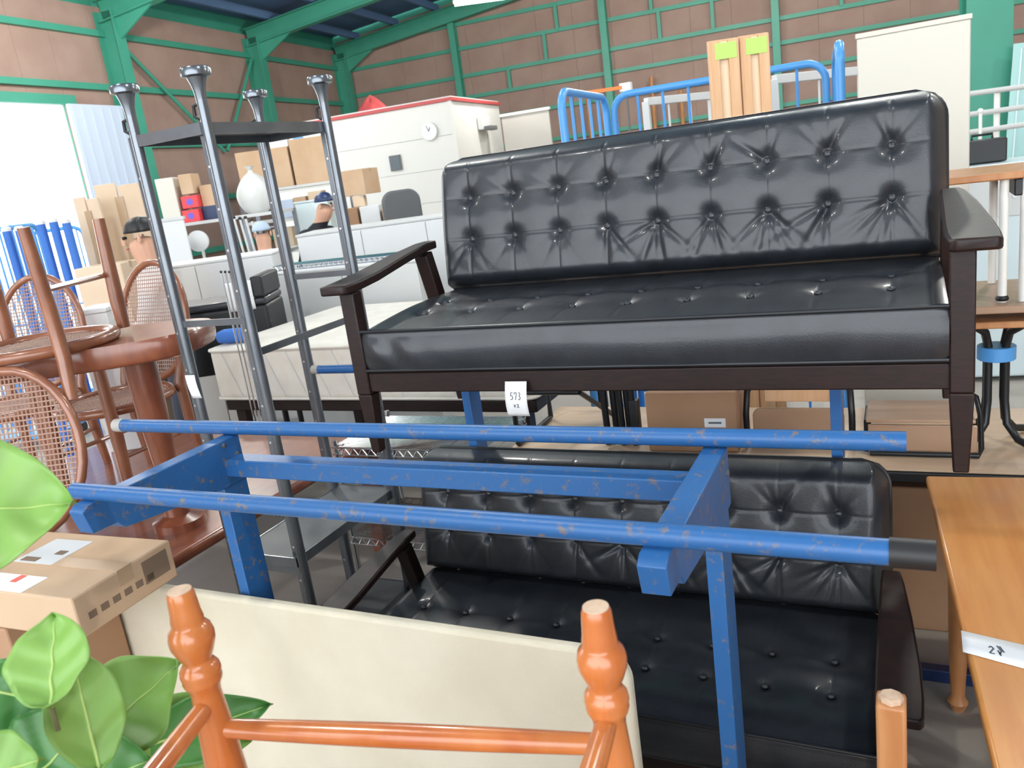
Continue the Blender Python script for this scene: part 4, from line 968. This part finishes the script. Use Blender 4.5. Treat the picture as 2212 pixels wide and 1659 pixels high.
G().grid(lambda u, v: V((math.cos(2*math.pi*u)*.19*(math.sin(math.pi*min(1, .12+v*.9))**.6)*(1+.06*math.sin(7*2*math.pi*u+4*v)), math.sin(2*math.pi*u)*.17*(math.sin(math.pi*min(1, .12+v*.9))**.6), .42*v)), 36, 16).build('sack', 'bag', bg_); G().lathe((0, 0, .40), [(0, .03), (.03, .02), (.07, .05)], 12).build('tied_neck', 'bag', bg_)
for k, (xx_, tp2) in enumerate(((505, 470), (518, 472), (530, 470), (543, 475))):
    q = atD(xx_, tp2, 8.12); t = thing('steel_pole', 'thin pale steel pole leaning under the white bag, number %s from the left' % ('one', 'two', 'three', 'four')[k], 'pole', (0, 0, 0), 0, 'leaning steel poles')
    e = atD(xx_+17, tp2+60, 8.12); dd_ = (e-q); s_ = q.z/(-dd_.z); G().cyl(q, q+dd_*s_, .012, 8).build('shaft', 'greywhite', t); G().ball(q, .018, n=8, m=5).build('tip', 'rubber', t)
# large cartons on top of the right-hand stack
t2, zl2 = rackshelf('second storage rack with large cartons left of the office cabin', 520, 730, [402, 470, 540], 9.6)
onshelf(pbox('large pale carton on the left of the rack top beside the cabin', 520, 318, 636, 400, 9.7, .5, 'carton'), zl2[0])
onshelf(pbox('large carton with a grey side on the rack top next to the cabin', 640, 306, 722, 400, 9.7, .5, 'carton', tapem='greylabel'), zl2[0])
onshelf(pbox('small blue tub on top of the large carton beside the cabin', 634, 285, 652, 305, 9.8, .12, 'cartblue', name='plastic_tub'), zl2[0]+94*mpp(9.7)*.95+.002)
onshelf(pbox('white tin on top of the large pale carton', 600, 288, 622, 310, 9.8, .12, 'white', name='tin_box'), zl2[0]+82*mpp(9.7)*.95+.002)
onshelf(pbox('flat pale blue package below the large cartons', 592, 430, 640, 468, 9.6, .3, 'paleleaf', name='package'), zl2[1])
onshelf(pbox('beige carton under the pale blue package', 596, 492, 640, 540, 9.6, .3, 'cartonpale'), zl2[2])
onshelf(pbox('brown carton right of the pale blue package', 640, 428, 668, 468, 9.6, .3, 'carton'), zl2[1])
onshelf(pbox('tall pale carton at the right end of the second rack', 670, 402, 700, 450, 9.5, .3, 'cartonpale'), zl2[1])
t3, zl3 = rackshelf('low grey bench with cartons in front of the office cabin', 730, 920, [490], 8.6)
Z3 = zl3[0]
onshelf(pbox('white box with grey tape in front of the office cabin', 782, 440, 826, 488, 8.6, .3, 'white', tapem='greylabel', name='white_box'), Z3)
onshelf(pbox('brown carton right of the white box in front of the cabin', 830, 450, 872, 488, 8.6, .3, 'carton'), Z3)
onshelf(pbox('small brown carton left of the white box in front of the cabin', 742, 440, 778, 488, 8.6, .3, 'cartondark'), Z3)
onshelf(pbox('small pale carton carrying the tall carton before the cabin', 762, 415, 788, 438, 8.75, .2, 'cartonpale'), Z3+48*mpp(8.6)*.95+.002)
onshelf(pbox('tall carton with one bright side before the office cabin', 745, 358, 808, 412, 8.75, .3, 'carton', rz=-25), Z3+72*mpp(8.6)*.95+.006)
gc2 = atD(898, 480, 8.3); t = thing('grey_chair', 'grey fabric office chair in front of the cabin', 'chair', (gc2.x, gc2.y-.1, 0), VA+R(20))
G().prism([(x, .2, z) for x, z in rrect(-.2, .2, 1.32, 1.78, .12)], (0, .07, 0)).build('backrest', 'shelfgrey', t, .02); G().bb(-.22, .22, -.22, .2, 1.17, 1.25).build('seat', 'shelfgrey', t, .03); G().cyl((0, 0, .12), (0, 0, 1.17), .03, 10).build('column', 'blackmetal', t); G().bb(-.02, .02, .2, .26, 1.2, 1.4).build('back_bar', 'blackmetal', t)
for a in range(5): G().beam((0, 0, .1), (math.cos(a*1.257)*.28, math.sin(a*1.257)*.28, .04), .04, .03).build('base_arm', 'blackmetal', t)
# white appliance and board behind the people
t = cab('white_fridge', 'pale white refrigerator behind the person in black', 'refrigerator', (684, 500), 9.0, (.36, .3, 1.80), VA, 'applwhite')
wbp = atD(372, 520, 7.75); t = thing('white_board', 'white plastic board leaning in front of the storage rack', 'board', (wbp.x, wbp.y, 0), VA+R(-6)); G().bb(-.15, .15, 0, .03, 0, wbp.z+.18).build('sheet', 'white', t, .01); G().bb(-.16, .16, -.005, .035, wbp.z+.18, wbp.z+.21).build('rim', 'greywhite', t)
wp2 = atD(432, 520, 8.0); t = thing('round_fan', 'round white fan head on a stand right of the white board', 'fan', (wp2.x, wp2.y, 0), VA); G().lathe((0, 0, wp2.z), [(0, .05), (.03, .10), (.06, .10), (.09, .04)], 24, (0, -1, 0)).build('fan_guard', 'white', t); G().cyl((0, .02, .04), (0, .02, wp2.z), .015, 8).build('stand_pole', 'whitemetal', t); G().lathe((0, .02, 0), [(0, .2), (.03, .18), (.05, .02)], 20).build('base', 'white', t)
# blue cage carts in front of the doorway
for i, (px_, py_, dd, lb) in enumerate(((5, 500, 7.4, 'blue wire cage cart at the far left before the doorway'), (120, 500, 9.2, 'blue wire cage cart beside the cardboard sheets by the doorway'))):
    p = atD(px_, py_, dd); cage(lb, V((p.x, p.y, 0)), VA+R(25*i), .62, .5, p.z+.02, 9, 6)
for k, (xx_, yy_) in enumerate(((14, 500), (42, 498), (88, 485), (115, 480), (143, 482))):
    p = atD(xx_, yy_, 5.6); t = thing('blue_pole', 'bright blue tarpaulin pole standing by the carts, %s from the left' % ('first', 'second', 'third', 'fourth', 'fifth')[k], 'pole', (p.x, p.y, 0), 0, 'blue poles by the doorway')
    G().cyl((0, 0, 0), (0, 0, p.z), .028, 10).build('shaft', 'bluetowel', t); G().lathe((0, 0, p.z), [(0, .03), (.02, .03), (.03, .02)], 10).build('cap', 'white', t); G().lathe((0, 0, 0), [(0, .036), (.02, .036), (.04, .03)], 10).build('foot', 'navy', t)

# ------------------------------------------------------------------ people at work behind the counters
def person(label, px_, py_, d, top, shirt, hat, rz, lean=0.0, arm=0.0, trousers='trousers'):
    hd = atD(px_, py_, d); H_ = hd.z + .09 + lean*.10
    t = thing('person', label, 'person', (hd.x, hd.y, 0), rz)
    s = H_/1.72
    J = {'pel': (0, .02, .93), 'wst': (0, -.02-lean*.10, 1.08), 'chs': (0, -.02-lean*.25, 1.30), 'nck': (0, -.02-lean*.36, 1.46), 'hd0': (0, -.03-lean*.42, 1.54), 'hd1': (0, -.035-lean*.46, 1.64),
         'hl': (-.10, .02, .90), 'kl': (-.11, -.03, .50), 'al': (-.11, .02, .09), 'tl': (-.12, -.14, .03), 'hr': (.10, .02, .90), 'kr': (.11, -.03, .50), 'ar': (.11, .02, .09), 'tr': (.12, -.14, .03),
         'sl': (-.19, -.02-lean*.30, 1.40), 'el': (-.25, -.10-lean*.25, 1.14), 'wl': (-.20, -.32-lean*.1, 1.05+arm), 'fl': (-.18, -.42-lean*.1, 1.04+arm),
         'sr': (.19, -.02-lean*.30, 1.40), 'er': (.25, -.10-lean*.25, 1.14), 'wr': (.20, -.32-lean*.1, 1.05), 'fr': (.18, -.42-lean*.1, 1.04)}
    RAD = {'pel': (.15, .11), 'wst': (.14, .10), 'chs': (.165, .11), 'nck': (.055, .055), 'hd0': (.075, .085), 'hd1': (.078, .092), 'hl': (.09, .09), 'kl': (.06, .06), 'al': (.042, .042), 'tl': (.035, .03), 'hr': (.09, .09), 'kr': (.06, .06), 'ar': (.042, .042), 'tr': (.035, .03),
           'sl': (.06, .06), 'el': (.042, .042), 'wl': (.03, .03), 'fl': (.03, .02), 'sr': (.06, .06), 'er': (.042, .042), 'wr': (.03, .03), 'fr': (.03, .02)}
    Ed = [('pel', 'wst'), ('wst', 'chs'), ('chs', 'nck'), ('nck', 'hd0'), ('hd0', 'hd1'), ('pel', 'hl'), ('hl', 'kl'), ('kl', 'al'), ('al', 'tl'), ('pel', 'hr'), ('hr', 'kr'), ('kr', 'ar'), ('ar', 'tr'), ('chs', 'sl'), ('sl', 'el'), ('el', 'wl'), ('wl', 'fl'), ('chs', 'sr'), ('sr', 'er'), ('er', 'wr'), ('wr', 'fr')]
    ks = list(J); me = bpy.data.meshes.new('body'); me.from_pydata([tuple(V(J[k])*s) for k in ks], [(ks.index(a), ks.index(b)) for a, b in Ed], [])
    o = bpy.data.objects.new('body', me); COL.objects.link(o); o.parent = t
    o.modifiers.new('skin', 'SKIN')
    for i_, k in enumerate(ks): sv = me.skin_vertices[0].data[i_]; sv.radius = (RAD[k][0]*s, RAD[k][1]*s); sv.use_root = (k == 'pel')
    o.modifiers.new('sub', 'SUBSURF').levels = 2; o.modifiers['sub'].render_levels = 2
    # clothing and skin by height on one body
    m = bpy.data.materials.new('clothes'); m.use_nodes = True; nt = m.node_tree; b = nt.nodes['Principled BSDF']; b.inputs['Roughness'].default_value = .8
    tc = nt.nodes.new('ShaderNodeTexCoord'); sx = nt.nodes.new('ShaderNodeSeparateXYZ'); nt.links.new(tc.outputs['Object'], sx.inputs[0])
    cr = nt.nodes.new('ShaderNodeValToRGB'); cr.color_ramp.interpolation = 'CONSTANT'; dv = nt.nodes.new('ShaderNodeMath'); dv.operation = 'DIVIDE'; dv.inputs[1].default_value = 2.0*s
    nt.links.new(sx.outputs['Z'], dv.inputs[0]); nt.links.new(dv.outputs[0], cr.inputs[0]); nt.links.new(cr.outputs[0], b.inputs['Base Color'])
    def col(n_): return MATS[n_].node_tree.nodes['Principled BSDF'].inputs['Base Color'].default_value
    e = cr.color_ramp.elements; e[0].position = 0; e[0].color = col('black'); e[1].position = .05; e[1].color = col(trousers)
    for ps, cn in ((.475, shirt), (.735, 'skin')): q = e.new(ps); q.color = col(cn)
    me.materials.append(m)
    hz_ = V(J['hd1'])*s
    # face, ears, hair / cap
    for sg in (-1, 1): G().ball((sg*.032*s, hz_.y-.088*s, hz_.z-.005*s), .010*s, n=8, m=5).build('eye', 'hair', t)
    G().prism([(-.012*s, hz_.y-.09*s, hz_.z-.045*s), (.012*s, hz_.y-.09*s, hz_.z-.045*s), (0, hz_.y-.092*s, hz_.z-.005*s)], (0, -.018*s, 0)).build('nose', 'skin', t); G().box((0, hz_.y-.086*s, hz_.z-.068*s), (.045*s, .01*s, .008*s)).build('mouth', 'redtrim', t)
    for sg in (-1, 1): G().ball((sg*.083*s, hz_.y, hz_.z-.02*s), .022*s, (.5, 1, 1.2), 8, 6).build('ear', 'skin', t)
    def hf(u, v): a = 2*math.pi*u; el = (v*1.0+.0)*math.pi/2; r_ = math.cos(el); return V((math.cos(a)*.083*s*r_, hz_.y+.012*s+math.sin(a)*.098*s*r_, hz_.z+.018*s+.085*s*math.sin(el)))
    G().grid(hf, 24, 8).build('hair' if hat == 'hair' else 'cap', hat, t, solid=.006)
    if hat != 'hair': G().prism([(math.cos(a)*.085*s, hz_.y-.085*s+math.sin(a)*.085*s, hz_.z+.03*s) for a in [math.pi+math.pi*k/8 for k in range(9)]], (0, 0, .008*s)).build('cap_brim', hat, t)
    return t
person('person in a black shirt and dark cap leaning over the counter', 630, 470, 8.45, 0, 'shirtblack', 'navy', VA+R(60), .9, 0)
person('person in a white shirt and pale grey cap behind the counter', 556, 512, 7.55, 0, 'shirtwhite', 'capgrey', VA+R(170), .2, 0)
person('dark-haired person in a white shirt partly hidden behind the left pole', 318, 508, 5.05, 0, 'shirtwhite', 'hair', VA+R(-75), .0, 0)

# thin chrome rods standing in front of the mattress
for k in range(3):
    a = atY(466+9*k, 590, 3.32); t = thing('chrome_rod', ('leftmost', 'middle', 'rightmost')[k] + ' of the three thin chrome rods standing before the mattress', 'rod', (a.x, 3.36, 0), 0, 'chrome rods')
    G().cyl((0, 0, 0), (0, 0, a.z), .0045, 8).build('shaft', 'chrome', t); G().ball((0, 0, a.z), .008, n=8, m=5).build('cap', 'rubber', t)

wb_ = atD(222, 690, 4.25)
tb_ = thing('white_box', 'tall plain white box between the cane chairs behind the dining table', 'box', (wb_.x, wb_.y, PZ), VA)
G().bb(-.085, .085, -.12, .12, 0, .74).build('box_body', 'white', tb_, .006); G().bb(-.09, .09, -.125, .125, .74, .765).build('lid', 'white', tb_, .005)
